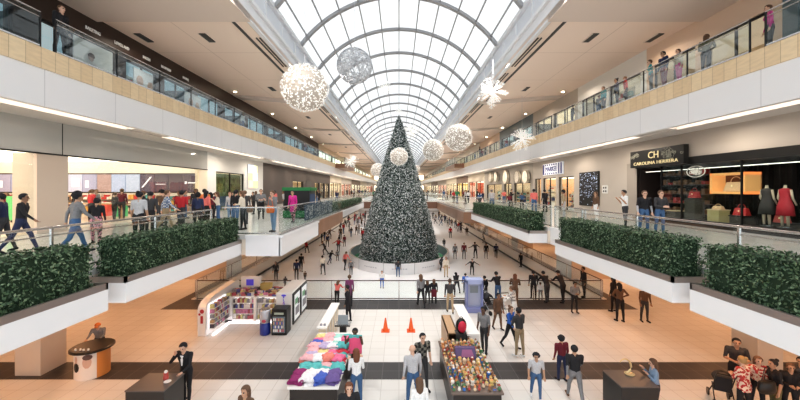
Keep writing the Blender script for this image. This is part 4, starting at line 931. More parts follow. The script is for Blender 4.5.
# ground floor, near
headp(413, 346, 0, 1.76, 20, 'stroll', 'lightgrey', 'denim', 'bald man in loose grey long-sleeved top beside the right stall, walking away', 'bald', skin=0)
headp(422, 333, 0, 1.76, 200, 'stroll', 'print_tee', 'charcoal', 'man in black printed tee and dark hair behind the bald man', 'short', 'black', 0, sleeve='bare')
person(.50, 8.3, 0, 1.62, 10, 'stand_f', 'white', 'denim', 'woman with long brown hair and white top at the bottom edge between the stalls', 'long', 'brown', 0)
headp(536, 353, 0, 1.36, 170, 'stroll', 'lightgrey', 'denim', 'child with thick dark hair and pale tee crossing the dark tile band', 'curly', 'black', 1, sleeve='bare', shoes='white')
headp(562, 336.5, 0, 1.44, 10, 'stand', 'maroon', 'navy', 'boy in maroon and black top standing on the dark tile band', 'curly', 'black', 1)
headp(575, 345, 0, 1.68, -10, 'walk', 'black', 'grey', 'man in black and grey sleeved top walking beside the boy in maroon', 'short', 'black', 1, sleeve='grey', shoes='brown')
foot(510, 348, 0, 1.66, 215, 'walk_f', 'blue', 'black', 'woman in bright blue hoodie and black leggings talking to the man in khakis', 'bun', 'brown', 0)
foot(519.5, 357, 0, 1.80, 25, 'hold', 'charcoal', 'khaki', 'man in dark jacket, khaki trousers and white shoes facing the woman in blue', 'short', 'black', 2, shoes='white')
person(3.2, 12.95, 0, 1.78, 130, 'stand', 'grey', 'charcoal', 'man in grey tee standing right of the white counter of the right stall', 'short', 'black', 3, sleeve='bare')
foot(450, 313, 0, 1.68, 0, 'stroll', 'charcoal', 'tan', 'woman with backpack and pale patterned trousers by the white counter, looking at the rink', 'bun', 'brown', 1)
foot(421, 307, 0, 1.72, 10, 'walk_f', 'grey', 'black', 'woman with long brown hair and grey top at the rink railing', 'long', 'brown', 0)
foot(427.5, 303.5, 0, 1.22, 5, 'stand', 'black', 'charcoal', 'dark haired child in black standing beside the woman in grey at the railing', 'long', 'brown', 1)
foot(434, 303.5, 0, 1.30, 0, 'dress', 'black', 'maroon', 'girl in dark skirt at the railing, right of the child in black', 'long', 'brown', 1, calf='black')
foot(498, 304, 0, 1.72, 20, 'reach', 'black', 'denim', 'man in black tee bending over the pushchair by the railing', 'short', 'black', 1)
foot(485, 301.5, 0, 1.4, 30, 'stand', 'black', 'charcoal', 'youth in black half hidden behind the pushchair at the railing', 'short', 'black', 1)
foot(515, 305.5, 0, 1.66, -20, 'hold', 'brown', 'brown', 'woman with long auburn hair and brown jacket at the railing by the pushchair', 'long', 'auburn', 0)
person(5.35, 16.0, 0, 1.70, 60, 'grip', 'striped_knit', 'white', 'woman in pale striped knit pushing a white cart near the railing', 'bun', 'brown', 1)
person(4.35, 15.2, 0, 1.62, 200, 'stroll', 'brown', 'brown', 'man in brown standing between the blue hoodie woman and the pushchair', 'short', 'black', 2)
foot(540.5, 300, 0, .98, 0, 'stand', 'white', 'grey', 'small child in white looking through the rink railing', 'short', 'brown', 0)
foot(533.5, 299.5, 0, 1.6, -10, 'stand', 'black', 'black', 'youth in black at the railing beside the small child in white', 'short', 'black', 1)
foot(547, 302.5, 0, 1.72, 15, 'lean', 'black', 'charcoal', 'first of two men in black leaning on the right end of the rink railing', 'short', 'black', 1)
foot(563, 303, 0, 1.78, 25, 'lean', 'black', 'black', 'man in black cap leaning on the railing at its right corner', 'cap', 'black', 1)
foot(574.5, 313, 0, 1.56, 185, 'hold', 'grey', 'black', 'person in grey jacket facing the camera at the corner of the dark tiles', 'short', 'black', 2)
foot(584, 298, 0, 1.76, 90, 'stand', 'black', 'black', 'dark dressed person standing behind the one in grey jacket under the walkway', 'short', 'black', 2)
foot(620, 322, 0, 1.80, 0, 'akimbo', 'brown', 'black', 'woman with hands on hips in grey brown top under the right walkway', 'long', 'black', 2)
foot(614, 312, 0, 1.76, 30, 'stand_f', 'black', 'black', 'dark dressed companion beyond the woman with hands on hips', 'long', 'black', 2)
foot(644.5, 322, 0, 1.70, 180, 'stand', 'brown', 'charcoal', 'man in brown jacket standing under the hedge planter on the right', 'short', 'black', 2)
foot(337, 304.5, 0, 1.28, -20, 'reach', 'coral', 'black', 'girl with dark hair in bright coral top at the rink railing', 'long', 'brown', 0)
foot(349.5, 306, 0, 1.62, 10, 'stroll_coat', 'plum', 'black', 'woman in plum coat holding a child at the rink railing', 'pony', 'brown', 0)
person(-2.35, 16.0, 0, 1.74, 80, 'stand', 'black', 'black', 'vendor in black coat behind the white counter of the left stall', 'short', 'black', 2)
person(-1.42, 11.55, 0, 1.68, 175, 'up_f', 'brown', 'charcoal', 'person in brown top holding up a pink garment beside the clothing stall', 'short', 'black', 3)
headp(356.5, 350, 0, 1.64, 15, 'phone_f', 'white', 'denim', 'woman in white sweater and jeans shopping at the clothing stall', 'long', 'auburn', 0)
person(-1.18, 8.15, 0, 1.64, 190, 'hold', 'black', 'black', 'woman with wavy auburn hair and black jacket at the bottom of the clothing stall', 'long', 'auburn', 0)
person(-3.5, 7.95, 0, 1.68, 160, 'stand_f', 'brown', 'charcoal', 'person with dark brown hair at the bottom edge left of the clothing stall', 'long', 'brown', 1)
_o = person(-6.15, 9.98, 0, 1.80, 170, 'call', 'black', 'black', 'man in black suit and white shirt on the phone behind the left dark plinth', 'short', 'black', 0)
MB()._add([(-.02, .165, 1.14), (.02, .165, 1.14), (.055, .165, 1.42), (-.055, .165, 1.42)], [(0, 1, 2, 3)], 0).build('shirt_front', cm('white'), _o, world=False)
person(6.95, 9.35, 0, 1.58, 70, 'phone_f', 'lightdenim', 'charcoal', 'girl with long brown hair and denim shirt taking a picture at the right dark plinth', 'long', 'brown', 0)
headp(736, 338, 0, 1.76, 150, 'hold', 'charcoal', 'black', 'tall man in charcoal tee at the back of the lower right group', 'short', 'black', 1, sleeve='bare')
person(9.3, 9.3, 0, 1.66, 10, 'wide_top', 'floral_red', 'black', 'woman in red and cream floral blouse with blond hair in the lower right group', 'bun', 'blond', 0)
headp(757, 356, 0, 1.60, 160, 'stand_f', 'floral_red', 'black', 'woman in floral top between the charcoal tee man and the woman in black', 'long', 'brown', 0)
headp(775, 360, 0, 1.62, 80, 'stand_f', 'black', 'olive', 'woman in black tee with dark hair in profile in the lower right group', 'bun', 'black', 1, sleeve='bare')
headp(790, 363, 0, 1.52, 150, 'hold', 'black', 'black', 'boy in black jacket over red shirt at the right edge', 'short', 'brown', 1)
headp(802, 357, 0, 1.66, 120, 'stand', 'charcoal', 'charcoal', 'person cut off by the right edge behind the boy in the red shirt', 'short', 'black', 1)
person(-10.95, 12.62, 0, 1.36, 200, 'reach', 'grey', 'charcoal', 'vendor with orange cap bending over the round black counter', 'cap', 'orange', 0)

# left walkway, middle level
Z2 = 4.45
person(-10.3, 9.4, Z2, 1.66, -60, 'walk', 'black', 'navy', 'man in black jacket and dark trousers walking at far left of the walkway', 'short', 'black', 2)
person(-10.9, 9.5, Z2, 1.62, 120, 'stroll', 'navy', 'charcoal', 'person in navy partly cut off by the left edge of the walkway', 'short', 'black', 1)
person(-8.5, 9.05, Z2, 1.70, -30, 'walk', 'grey', 'denim', 'woman in grey hoodie and blue jeans walking behind the nearest left hedge', 'curly', 'black', 1)
person(-9.65, 11.0, Z2, 1.44, 20, 'dress', 'black', 'dotted_black', 'girl in black top and pink patterned skirt by the gap between the left hedges', 'bun', 'black', 1, calf='dotted_black')
person(-8.0, 10.6, Z2, 1.66, 10, 'stand_f', 'lightgrey', 'black', 'woman in light grey tee with dark hair tied up behind the second left hedge', 'bun', 'black', 1, sleeve='bare')
person(-9.1, 12.6, Z2, 1.64, 10, 'stand', 'charcoal', 'black', 'person in charcoal jacket right of the light grey tee woman', 'cap', 'black', 1)
person(-9.2, 13.6, Z2, 1.74, -50, 'walk', 'plaid_blue', 'khaki', 'man in blue plaid shirt and khaki trousers on the left walkway', 'short', 'brown', 0)
person(-11.2, 16.2, Z2, 1.72, 0, 'stand', 'tan', 'charcoal', 'person in tan with a black cap outside the glass fronted shop', 'cap', 'black', 0)
person(-10.4, 15.2, Z2, 1.70, 30, 'stand', 'brown', 'charcoal', 'person in brown with black cap left of the plaid shirt man', 'cap', 'black', 0)
person(-8.9, 14.1, Z2, 1.68, 0, 'stand', 'red', 'charcoal', 'broad man in red tee on the left walkway', 'short', 'black', 1, sleeve='bare')
person(-8.4, 14.4, Z2, 1.58, 20, 'stand_f', 'navy', 'black', 'woman in navy right of the man in red', 'curly', 'black', 2)
person(-9.6, 17.0, Z2, 1.74, 10, 'stand', 'orange', 'charcoal', 'person in orange top behind the man in red', 'short', 'black', 2)
person(-8.75, 15.6, Z2, 1.66, -20, 'stand_f', 'coral', 'black', 'woman in coral top facing the shop on the left walkway', 'long', 'black', 1)
person(-8.7, 16.6, Z2, 1.60, 120, 'phone_f', 'cream', 'denim', 'woman in cream looking at her phone near the end of the second left hedge', 'long', 'brown', 0)
person(-8.6, 17.6, Z2, 1.60, 180, 'stand_f', 'lightgrey', 'lightdenim', 'woman in pale top and light jeans near the end of the second left hedge', 'long', 'brown', 0)
person(-7.3, 15.4, Z2, 1.70, -10, 'stand', 'black', 'denim', 'man in black and jeans at the corner of the left deck', 'short', 'black', 0)
person(-7.6, 17.0, Z2, 1.66, 20, 'stand', 'charcoal', 'charcoal', 'person in charcoal behind the couple at the corner of the left deck', 'short', 'brown', 0)
person(-6.65, 14.7, Z2, 1.66, 100, 'hold', 'cream', 'black', 'woman in cream top and black trousers with a brown shoulder bag', 'long', 'brown', 1)
person(-8.0, 20.0, Z2, 1.72, 200, 'hold', 'grey', 'black', 'person in grey with a dark bag in front of the pastel lit sign', 'short', 'brown', 0)
person(-5.1, 14.0, Z2, 1.68, 150, 'phone', 'grey', 'lightdenim', 'man in grey hoodie and pale jeans reading his phone on the left deck', 'short', 'brown', 0)
person(-5.5, 17.9, Z2, 1.66, 170, 'stroll_coat', 'magenta', 'dotted_black', 'woman in magenta coat in front of the green kiosk', 'long', 'black', 1)
# right walkway
person(9.9, 15.1, Z2, 1.70, 80, 'phone', 'white', 'charcoal', 'person in white tee taking a picture by the boutique entrance', 'short', 'black', 1, sleeve='bare')
person(9.3, 13.1, Z2, 1.68, 170, 'stand', 'black', 'denim', 'man in black vest over pale sleeves behind the right hedge', 'short', 'brown', 0, sleeve='lightgrey')
person(9.75, 12.9, Z2, 1.68, 185, 'hold', 'charcoal', 'denim', 'man in dark grey sweater and jeans beside the black vest man', 'short', 'brown', 0)
person(9.4, 24.0, Z2, 1.74, 10, 'stand', 'coral', 'denim', 'person in coral red top by the right railing gap', 'short', 'black', 2)
person(9.8, 20.5, Z2, 1.68, 70, 'stand_f', 'khaki', 'lightgrey', 'woman in dark yellow top and grey trousers outside the apricot shop', 'curly', 'black', 2)
person(10.3, 18.0, Z2, 1.60, 100, 'stand_f', 'brown', 'white', 'woman in brown beside the woman in dark yellow', 'long', 'brown', 1)
person(6.2 + 1.2, 27.5, Z2, 1.70, 0, 'stand', 'lightgrey', 'denim', 'person in pale grey outside the disc shop', 'short', 'grey', 0)
person(11, 26, Z2, 1.7, 20, 'stand', 'black', 'black', 'dark dressed person under the nearest disc', 'short', 'black', 1)
# top level
Z3 = 10.75
for (u, y, h, rz, pose, top, legs, lab, hr, hcx, s) in [
    (60, 12.0, 1.82, -90, 'stand', 'black', 'black', 'man in dark suit at the top left balcony near the corner', 'short', 'brown', 0),
    (651, 16.7, 1.70, 60, 'stand_f', 'teal', 'grey', 'person in teal jacket at the top right balcony', 'short', 'brown', 0),
    (664, 15.9, 1.78, 90, 'stand', 'navy', 'maroon', 'man in navy with a strap at the top right balcony', 'short', 'black', 1),
    (679, 15.1, 1.56, 90, 'stand_f', 'cream', 'pink', 'woman in cream pink top at the top right balcony', 'long', 'brown', 0),
    (706, 13.9, 1.68, -60, 'hold', 'olive', 'black', 'woman in dark olive sitting close to the top right railing', 'long', 'brown', 1),
    (617, 19.4, 1.66, 80, 'stand_f', 'navy', 'black', 'woman with dark hair and navy top on the top right balcony', 'bun', 'black', 1),
    (626, 18.8, 1.58, 60, 'stand', 'red', 'black', 'person in red and black on the top right balcony', 'short', 'brown', 0),
    (604, 20.8, 1.62, 90, 'stand', 'teal', 'charcoal', 'person in teal farthest left of the group on the top right balcony', 'short', 'brown', 0),
    (770, 11.8, 1.74, 60, 'stand_f', 'magenta', 'charcoal', 'person in magenta top near the right edge of the top balcony', 'short', 'brown', 0),
    (480, 51, 1.7, 60, 'stand', 'black', 'black', 'dark figure far along the top right balcony', 'short', 'black', 1)]:
    person((u - CU) * y / F, y, Z3, h, rz, pose, top, legs, lab, hr, hcx, s)

# skaters that can be told apart
ZI = -.85
for (u, v, hp, rz, pose, top, legs, lab, hr, hcx, s) in [
    (276, 281, 19, 180, 'skate_stand', 'charcoal', 'black', 'skater with pale face and dark coat nearest the left rink wall', 'long', 'black', 0),
    (296.5, 280, 20, 10, 'skate_stand', 'navy', 'black', 'tall skater in navy in the nearest pair on the left of the ice', 'short', 'black', 1),
    (301, 272, 18, -10, 'skate_stand', 'black', 'black', 'skater in black close behind the navy one on the left of the ice', 'short', 'black', 1),
    (305, 281, 9.5, 0, 'skate_stand', 'brown', 'black', 'very small child skating beside the nearest pair at left', 'short', 'brown', 1),
    (285, 288, 11, 0, 'skate', 'charcoal', 'black', 'low crouching skater just behind the white phone stall', 'short', 'black', 2),
    (323, 275, 19, 30, 'skate', 'cream', 'charcoal', 'skater in cream top gliding on the left half of the ice', 'short', 'black', 1),
    (330, 264, 14, -40, 'skate_low', 'black', 'navy', 'skater in black with arms out behind the cream one', 'short', 'black', 1),
    (325, 255, 15, 120, 'skate_low', 'charcoal', 'black', 'wobbling skater in charcoal at mid left of the ice', 'short', 'black', 1),
    (307, 253, 12, 60, 'skate', 'red', 'black', 'slim skater in dark red near the left rink wall', 'long', 'brown', 1),
    (338.5, 252, 13.5, 180, 'skate_wide', 'red', 'charcoal', 'skater in bright red jacket with arms out', 'short', 'black', 0),
    (337.5, 261, 11, 20, 'skate_stand', 'grey', 'charcoal', 'small skater in grey below the one in bright red', 'short', 'black', 0),
    (345, 270, 18, -30, 'skate', 'coral', 'black', 'skater in pink top left of the tree ring', 'pony', 'brown', 0),
    (351, 274.5, 14.5, 180, 'skate_stand', 'grey', 'charcoal', 'child in grey skating at the left of the tree ring', 'beanie', 'grey', 0),
    (382, 288, 17, 180, 'skate_stand', 'white', 'blue', 'small skater in white with blue skates in front of the ring', 'short', 'black', 0),
    (398, 277, 17, 0, 'skate_stand', 'charcoal', 'denim', 'skater in charcoal against the front of the tree ring', 'short', 'black', 1),
    (441, 271, 14, -50, 'skate', 'charcoal', 'black', 'skater in black leaning against the right of the ring', 'long', 'black', 1),
    (446, 277, 20, 180, 'skate_stand', 'cream', 'tan', 'skater in cream coat at the right of the tree ring', 'long', 'brown', 0),
    (444, 248, 9, 0, 'skate_stand', 'black', 'black', 'small dark skater just beyond the right end of the ring', 'short', 'black', 1),
    (455, 259, 15, 180, 'skate_stand', 'grey', 'charcoal', 'skater in grey, first of the row of five on the right of the ice', 'short', 'black', 1),
    (464, 259, 16, 180, 'skate_stand', 'maroon', 'charcoal', 'skater in dark maroon, second of the row of five', 'short', 'black', 1),
    (475.5, 258.5, 16, 20, 'skate_wide', 'charcoal', 'black', 'skater in charcoal with bent arms, middle of the row of five', 'short', 'black', 1),
    (486, 258.5, 15, 180, 'skate_stand', 'black', 'black', 'skater in black, fourth of the row of five', 'short', 'black', 1),
    (496, 258, 14, -20, 'skate', 'navy', 'black', 'skater in navy nearest the wall in the row of five', 'short', 'black', 2),
    (472, 275, 16, 180, 'skate_wide', 'black', 'black', 'lone skater in black with arms out at the middle right of the ice', 'short', 'black', 0),
    (521, 267, 14, 120, 'skate_stand', 'black', 'black', 'dark skater holding on to the right rink wall', 'short', 'black', 2),
    (457, 293, 20, 20, 'skate', 'black', 'black', 'skater in black just beyond the railing, left of the blue one', 'long', 'black', 1),
    (465.5, 293, 19, 0, 'skate_stand', 'blue', 'navy', 'skater in vivid blue jacket just beyond the railing', 'short', 'black', 1),
    (450.5, 238, 11, 0, 'skate_stand', 'red', 'charcoal', 'skater in dark red far on the right of the ice', 'short', 'black', 1),
    (467, 236, 9, 0, 'skate', 'black', 'black', 'dark skater near the right wall below the brown deck', 'short', 'black', 1),
    (484, 243, 9, 60, 'skate', 'grey', 'black', 'skater in grey hugging the right rink wall', 'short', 'black', 1)]:
    x, y, _ = P(u, v, ZI); h = hp * y / F * 1.02
    person(x, y, ZI, h, rz, pose, top, legs, lab, hr, hcx, s)
rnd = random.Random(11)
SKP = ['skate', 'skate_wide', 'skate_low', 'skate_stand', 'skate_stand']
def crowd(n, fn, z, poses, tops, label, group, hr=(1.35, 1.75)):
    for _ in range(n):
        for _t in range(60):
            x, y = fn()
            if all((x - a) ** 2 + (y - c) ** 2 > .75 or abs(z - e) > .5 for a, c, e in SPOTS): break
        person(x, y, z, rnd.uniform(*hr), rnd.uniform(0, 360), rnd.choice(poses), rnd.choice(tops), rnd.choice(('black', 'charcoal', 'denim', 'black')), label, rnd.choice(('short', 'long', 'short', 'pony')), rnd.choice(('black', 'brown')), rnd.randrange(3), group=group)
DK = ['black', 'charcoal', 'navy', 'brown', 'black', 'maroon', 'grey', 'red']
def onice(u0, u1, v0, v1):
    def f():
        for _ in range(99):
            x, y, _z = P(rnd.uniform(u0, u1), rnd.uniform(v0, v1), ZI)
            if abs(x) < 10.6 and ((x / 5.6) ** 2 + ((y - 35) / 7.4) ** 2) > 1 and y < 94: return x, y
        return 0, 60
    return f
crowd(17, onice(318, 368, 229, 247), ZI, SKP, DK, 'skater in the crowd left of the tree, beyond the bright red one', 'skaters beyond the tree on the left')
crowd(16, onice(345, 368, 217, 229), ZI, SKP, DK, 'tiny distant skater on the far left part of the ice', 'far skaters on the left')
crowd(15, onice(424, 452, 217, 227), ZI, SKP, DK, 'tiny distant skater on the far right part of the ice', 'far skaters on the right')
crowd(6, onice(455, 480, 225, 233), ZI, SKP, DK, 'dark skater lined up by the right rink wall under the brown deck', 'skaters along the right wall')
MX = DK + ['white', 'coral', 'cream', 'lightgrey', 'green', 'denim']
crowd(12, lambda: (-rnd.uniform(7, 12.5), rnd.uniform(24, 45)), Z2, ['stand', 'stand_f', 'walk', 'phone'], MX, 'distant shopper on the left walkway beyond the green kiosk', 'shoppers beyond the green kiosk')
crowd(16, lambda: (rnd.uniform(6.2, 12.5), rnd.uniform(29.5, 62)), Z2, ['stand', 'stand_f', 'walk', 'phone'], MX, 'distant shopper on the right walkway below the round discs', 'shoppers below the discs')
crowd(10, lambda: (rnd.uniform(-4, 4.3), rnd.uniform(48.8, 53.4)), Z2, ['stand', 'stand_f', 'walk'], MX, 'shopper crossing the bridge behind the tree', 'shoppers on the bridge')
crowd(18, lambda: (rnd.choice((-1, 1)) * rnd.uniform(7.4, 12.8), rnd.uniform(62, 120)), Z2, ['stand', 'walk_f', 'walk'], MX, 'tiny shopper on the far walkways of the middle level', 'far shoppers')
crowd(10, lambda: (rnd.uniform(15.4, 18), rnd.uniform(27, 60)), 0, ['stand', 'walk_f', 'walk'], DK, 'dim figure beyond the rink under the right walkway', 'figures under the right walkway')
crowd(6, lambda: (-rnd.uniform(15.4, 18), rnd.uniform(27, 60)), 0, ['stand', 'walk_f', 'walk'], DK, 'dim figure beyond the rink under the left walkway', 'figures under the left walkway')
crowd(8, lambda: (12.4 + rnd.uniform(0, .6), rnd.uniform(22, 60)), Z3, ['stand', 'stand_f'], MX, 'distant visitor at the top right railing', 'visitors at the top right railing')
crowd(6, lambda: (-12.2 - rnd.uniform(0, .6), rnd.uniform(26, 60)), Z3, ['stand', 'stand_f'], MX, 'distant visitor at the top left railing', 'visitors at the top left railing')
crowd(13, lambda: (-rnd.uniform(15, 22), rnd.uniform(17.5, 19.4)), 4.47, ['stand', 'stand_f', 'phone', 'hold'], DK, 'customer standing inside the glass fronted shop with the screens', 'customers inside the screen shop')
crowd(9, lambda: (-rnd.uniform(9.5, 12.8), rnd.uniform(15.5, 24)), Z2, ['stand', 'stand_f', 'hold'], DK, 'passer-by at the back of the left walkway outside the screen shop', 'passers-by at the back of the left walkway')
# ---------------------------------------------------------------- ground floor stalls and furniture
KW = mat('kiosk_white', (.84, .82, .80), .35); KGLOW = mat('kiosk_glow', (1, .96, 1), .5, emis=3.0, ecol=(1, .93, .97))
PK = [mat('pack_%d' % i, c, .45) for i, c in enumerate(((.75, .72, .70), (.10, .08, .10), (.45, .12, .15), (.12, .14, .40), (.55, .38, .22), (.62, .60, .30), (.30, .30, .33), (.60, .25, .40)))]
k = thing('phone_kiosk', 'white curved accessory kiosk with lit shelves full of phone cases', 'kiosk', (-6.6, 15.8, 0))
# curved left wing (profile in y,z swept over its thickness)
prof = [(14.5, 0), (14.5, 1.1)] + [(14.5 + .9 - .9 * math.cos(a), 1.1 + .42 * math.sin(a)) for a in [math.pi / 2 * q / 6 for q in range(1, 7)]] + [(17.3, 1.62), (17.5, 1.55), (17.5, 0)]
b = MB(); n_ = len(prof); xs = (-8.45, -8.12)
b._add([(x, y, z) for x in xs for y, z in prof], [tuple(range(n_)), tuple(range(n_, 2 * n_))[::-1]] + [(q, (q + 1) % n_, n_ + (q + 1) % n_, n_ + q) for q in range(n_)], 0)
b.build('side_wing', KW, k, bevel=.03)
MB().ball((-8.28, 14.49, 1.05), .09, .02, .09, 12, 8).box(-8.33, -8.24, 14.47, 14.5, .55, .86).ball((-8.38, 14.49, .93), .05, .02, .05, 10, 6).build('red_emblem', mat('emblem_red', (.45, .04, .05), .4), k)
def shelfrack(x0, x1, y0, y1, z0, z1, rows, face, seed, name='shelf_rack'):
    b = MB(); r_ = random.Random(seed); st = (z1 - z0) / rows
    if face == 'x': b.box(x0, x0 + .03, y0, y1, z0, z1, 0)
    else: b.box(x0, x1, y1 - .03, y1, z0, z1, 0)
    b.build('rack_back', mat('rack_backlit', (.9, .88, .9), .5, emis=.8), k)
    b = MB(); g = MB()
    for i in range(rows):
        z = z0 + i * st; b.box(x0, x1, y0, y1, z, z + .025)
        q = (y0 if face == 'x' else x0) + .03; end = (y1 if face == 'x' else x1) - .08
        while q < end:
            e = r_.uniform(.06, .12); hh = st * r_.uniform(.45, .8); m = r_.randrange(8)
            if face == 'x': g.box(x0 + .04, x1 - .03, q, q + e, z + .03, z + .03 + hh, m)
            else: g.box(q, q + e, y0 + .03, y1 - .05, z + .03, z + .03 + hh, m)
            q += e + r_.uniform(.008, .03)
    b.build('shelf', KW, k); o = g.build('packaged_goods', PK, k); o['kind'] = 'stuff'
shelfrack(-8.10, -7.86, 14.65, 16.1, .25, 1.30, 5, 'x', 1)
shelfrack(-7.75, -6.75, 16.05, 16.35, .12, 1.12, 4, 'y', 2); shelfrack(-6.62, -5.55, 16.05, 16.35, .12, 1.12, 4, 'y', 3)
MB().box(-8.12, -7.75, 16.05, 16.45, 0, 1.2).box(-6.75, -6.62, 16.0, 16.45, 0, 1.2).box(-8.1, -5.5, 16.05, 16.5, 0, .12).build('white_frame', KW, k)
MB().box(-8.1, -5.5, 16.1, 17.3, 1.14, 1.2).build('counter_top', KW, k)
b = MB(); rnd = random.Random(8)
for _ in range(150):
    x, y = rnd.uniform(-8.0, -5.6), rnd.uniform(16.15, 17.2); e = rnd.uniform(.05, .11); b.box(x - e, x + e, y - e * .6, y + e * .6, 1.2, 1.2 + rnd.uniform(.04, .16), rnd.randrange(8))
o = b.build('counter_goods', PK, k); o['kind'] = 'stuff'
MB().box(-7.86, -5.6, 15.98, 16.03, .01, .05).box(-7.9, -7.84, 14.6, 16, .01, .05).build('floor_light', KGLOW, k)
MB().box(-5.5, -4.78, 15.4, 17.75, 0, 1.55).build('tall_column', KW, k, bevel=.04)
CB = mat('logo_blue', (.10, .08, .62), .4, emis=.2)
b = MB().ball((-5.14, 15.38, 1.45), .11, .02, .045, 12, 6).box(-5.16, -5.12, 15.36, 15.39, 1.34, 1.43)
b.build('umbrella_mark', CB, k)
for i, ch in enumerate('LACS'): text('column_letter', ch, .17, CB if i % 2 == 0 else mat('logo_violet', (.35, .12, .6), .4), (-5.14, 15.385, 1.24 - i * .13), 0, k, .008)
b = MB().box(-7.9, -6.9, 17.2, 17.35, 1.2, 1.85); b.build('rear_sign', KW, k, bevel=.05)
MB().box(-7.6, -7.25, 17.17, 17.2, 1.4, 1.7).build('sign_mark', CB, k)
MB().box(-6.8, -6.3, 16.9, 17.2, 1.2, 1.55).build('yellow_box', mat('mustard_box', (.50, .40, .15), .6), k)
for i, (y0, y1) in enumerate(((15.45, 16.5), (16.62, 17.7))):
    MB().box(-4.78, -4.72, y0, y1, .12, 1.5).build('black_frame', M['black'], k)
    MB().box(-4.725, -4.71, y0 + .12, y1 - .12, .25, 1.4).build('poster_panel', mat('poster_white', (.80, .83, .85), .3, emis=.2), k)
    b = MB().box(-4.712, -4.70, y0 + .25, y1 - .25, .45, .8, 0).box(-4.712, -4.70, y0 + .2, y1 - .45, .95, 1.2, 1).box(-4.712, -4.70, y0 + .6, y1 - .2, .85, 1.1, 2); b.build('poster_print', [PK[6], mat('print_green', (.2, .4, .25), .5), PK[1]], k)
c = thing('drink_cooler', 'round silver and blue can shaped drink cooler beside the black fridge', 'cooler', (-5.72, 14.75, 0))
MB().lathe((0, 0, 0), [(.20, 0), (.215, .04), (.215, .52)], 24).build('blue_lower', mat('can_blue', (.03, .05, .28), .3), c, world=False, smooth=True)
MB().lathe((0, 0, 0), [(.215, .52), (.215, 1.0), (.19, 1.06)], 24).build('silver_upper', mat('can_silver', (.60, .62, .68), .3, .4), c, world=False, smooth=True)
MB().cyl(0, 0, 1.06, 1.09, .19, n=24).build('lid', M['steel'], c, world=False)
MB().ball((.02, -.205, .62), .09, .03, .07, 10, 6).build('red_mark', mat('can_red', (.5, .08, .12), .4), c, world=False)
f = thing('glass_door_fridge', 'small black glass door drinks fridge in front of the white kiosk column', 'fridge', (-5.08, 14.85, 0))
MB().box(-.32, .32, -.25, .35, 0, 1.1).build('body', M['black'], f, world=False, bevel=.02)
MB().box(-.26, .26, -.27, -.25, .12, .80).build('door', mat('fridge_glass', (.10, .12, .13), .1, emis=.1, ecol=(.6, .7, .8)), f, world=False)
b = MB(); rnd = random.Random(2)
for r_ in range(4):
    for q in range(7): b.box(-.235 + q * .068, -.185 + q * .068, -.285, -.27, .16 + r_ * .155, .27 + r_ * .155, rnd.choice((0, 0, 2, 4, 3)))
o = b.build('bottles_inside', PK, f, world=False); o['kind'] = 'stuff'
MB().box(-.2, .2, -.265, -.25, .88, .97).build('name_strip', mat('fridge_letter', (.45, .5, .42), .4), f, world=False)
MB().box(.20, .23, -.31, -.27, .35, .75).build('handle', M['steel'], f, world=False)

# clothing stall
s1 = thing('stall_table', 'dark sided white topped stall table heaped with folded clothes', 'stall', (-2.3, 11, 0))
MB().box(-2.95, -1.67, 9.3, 12.7, 0, .82).build('dark_base', mat('stall_base', (.035, .028, .025), .4), s1); MB().box(-3.0, -1.62, 9.24, 12.75, .82, .9).build('white_top', KW, s1, bevel=.01)
s2 = thing('sales_counter', 'long narrow white counter at the back of the clothing stall', 'counter', (-2.85, 14.1, 0))
MB().box(-3.05, -2.68, 12.8, 15.6, 1.0, 1.06).build('top', KW, s2); MB().box(-3.0, -2.74, 12.85, 15.55, 0, 1.0).build('body', mat('counter_cream', (.72, .62, .48), .5), s2)
for i in range(5): MB().box(-2.74, -2.71, 12.9 + i * .55, 12.96 + i * .55, .05, .98).build('edge_strip', KW, s2)
for i in range(2): tag(MB().lathe((-2.93 + i * .13, 13.0, 1.06), [(.05, 0), (.05, .06), (.035, .07)], 12).build('tape_roll', PK[6]), ['grey tape roll at the near end of the long white counter, left one', 'grey tape roll at the near end of the long white counter, right one'][i], 'tape')
rg = thing('till_stand', 'grey till on a dark pedestal between the vendor and the clothing stall', 'till', (-2.2, 13.6, 0))
MB().box(-.12, .12, -.12, .12, 0, .85).build('pedestal', M['darkgrey'], rg, world=False); MB().box(-.3, .3, -.22, .22, .85, .92).build('tray', M['steel'], rg, world=False); MB()._add([(-.2, -.1, .92), (.2, -.1, .92), (.2, .02, .92), (-.2, .02, .92), (-.2, .0, 1.22), (.2, .0, 1.22), (.2, .05, 1.22), (-.2, .05, 1.22)], [(0, 3, 2, 1), (4, 5, 6, 7), (0, 1, 5, 4), (1, 2, 6, 5), (2, 3, 7, 6), (3, 0, 4, 7)], 0).build('screen', mat('till_screen', (.25, .28, .30), .3), rg, world=False)
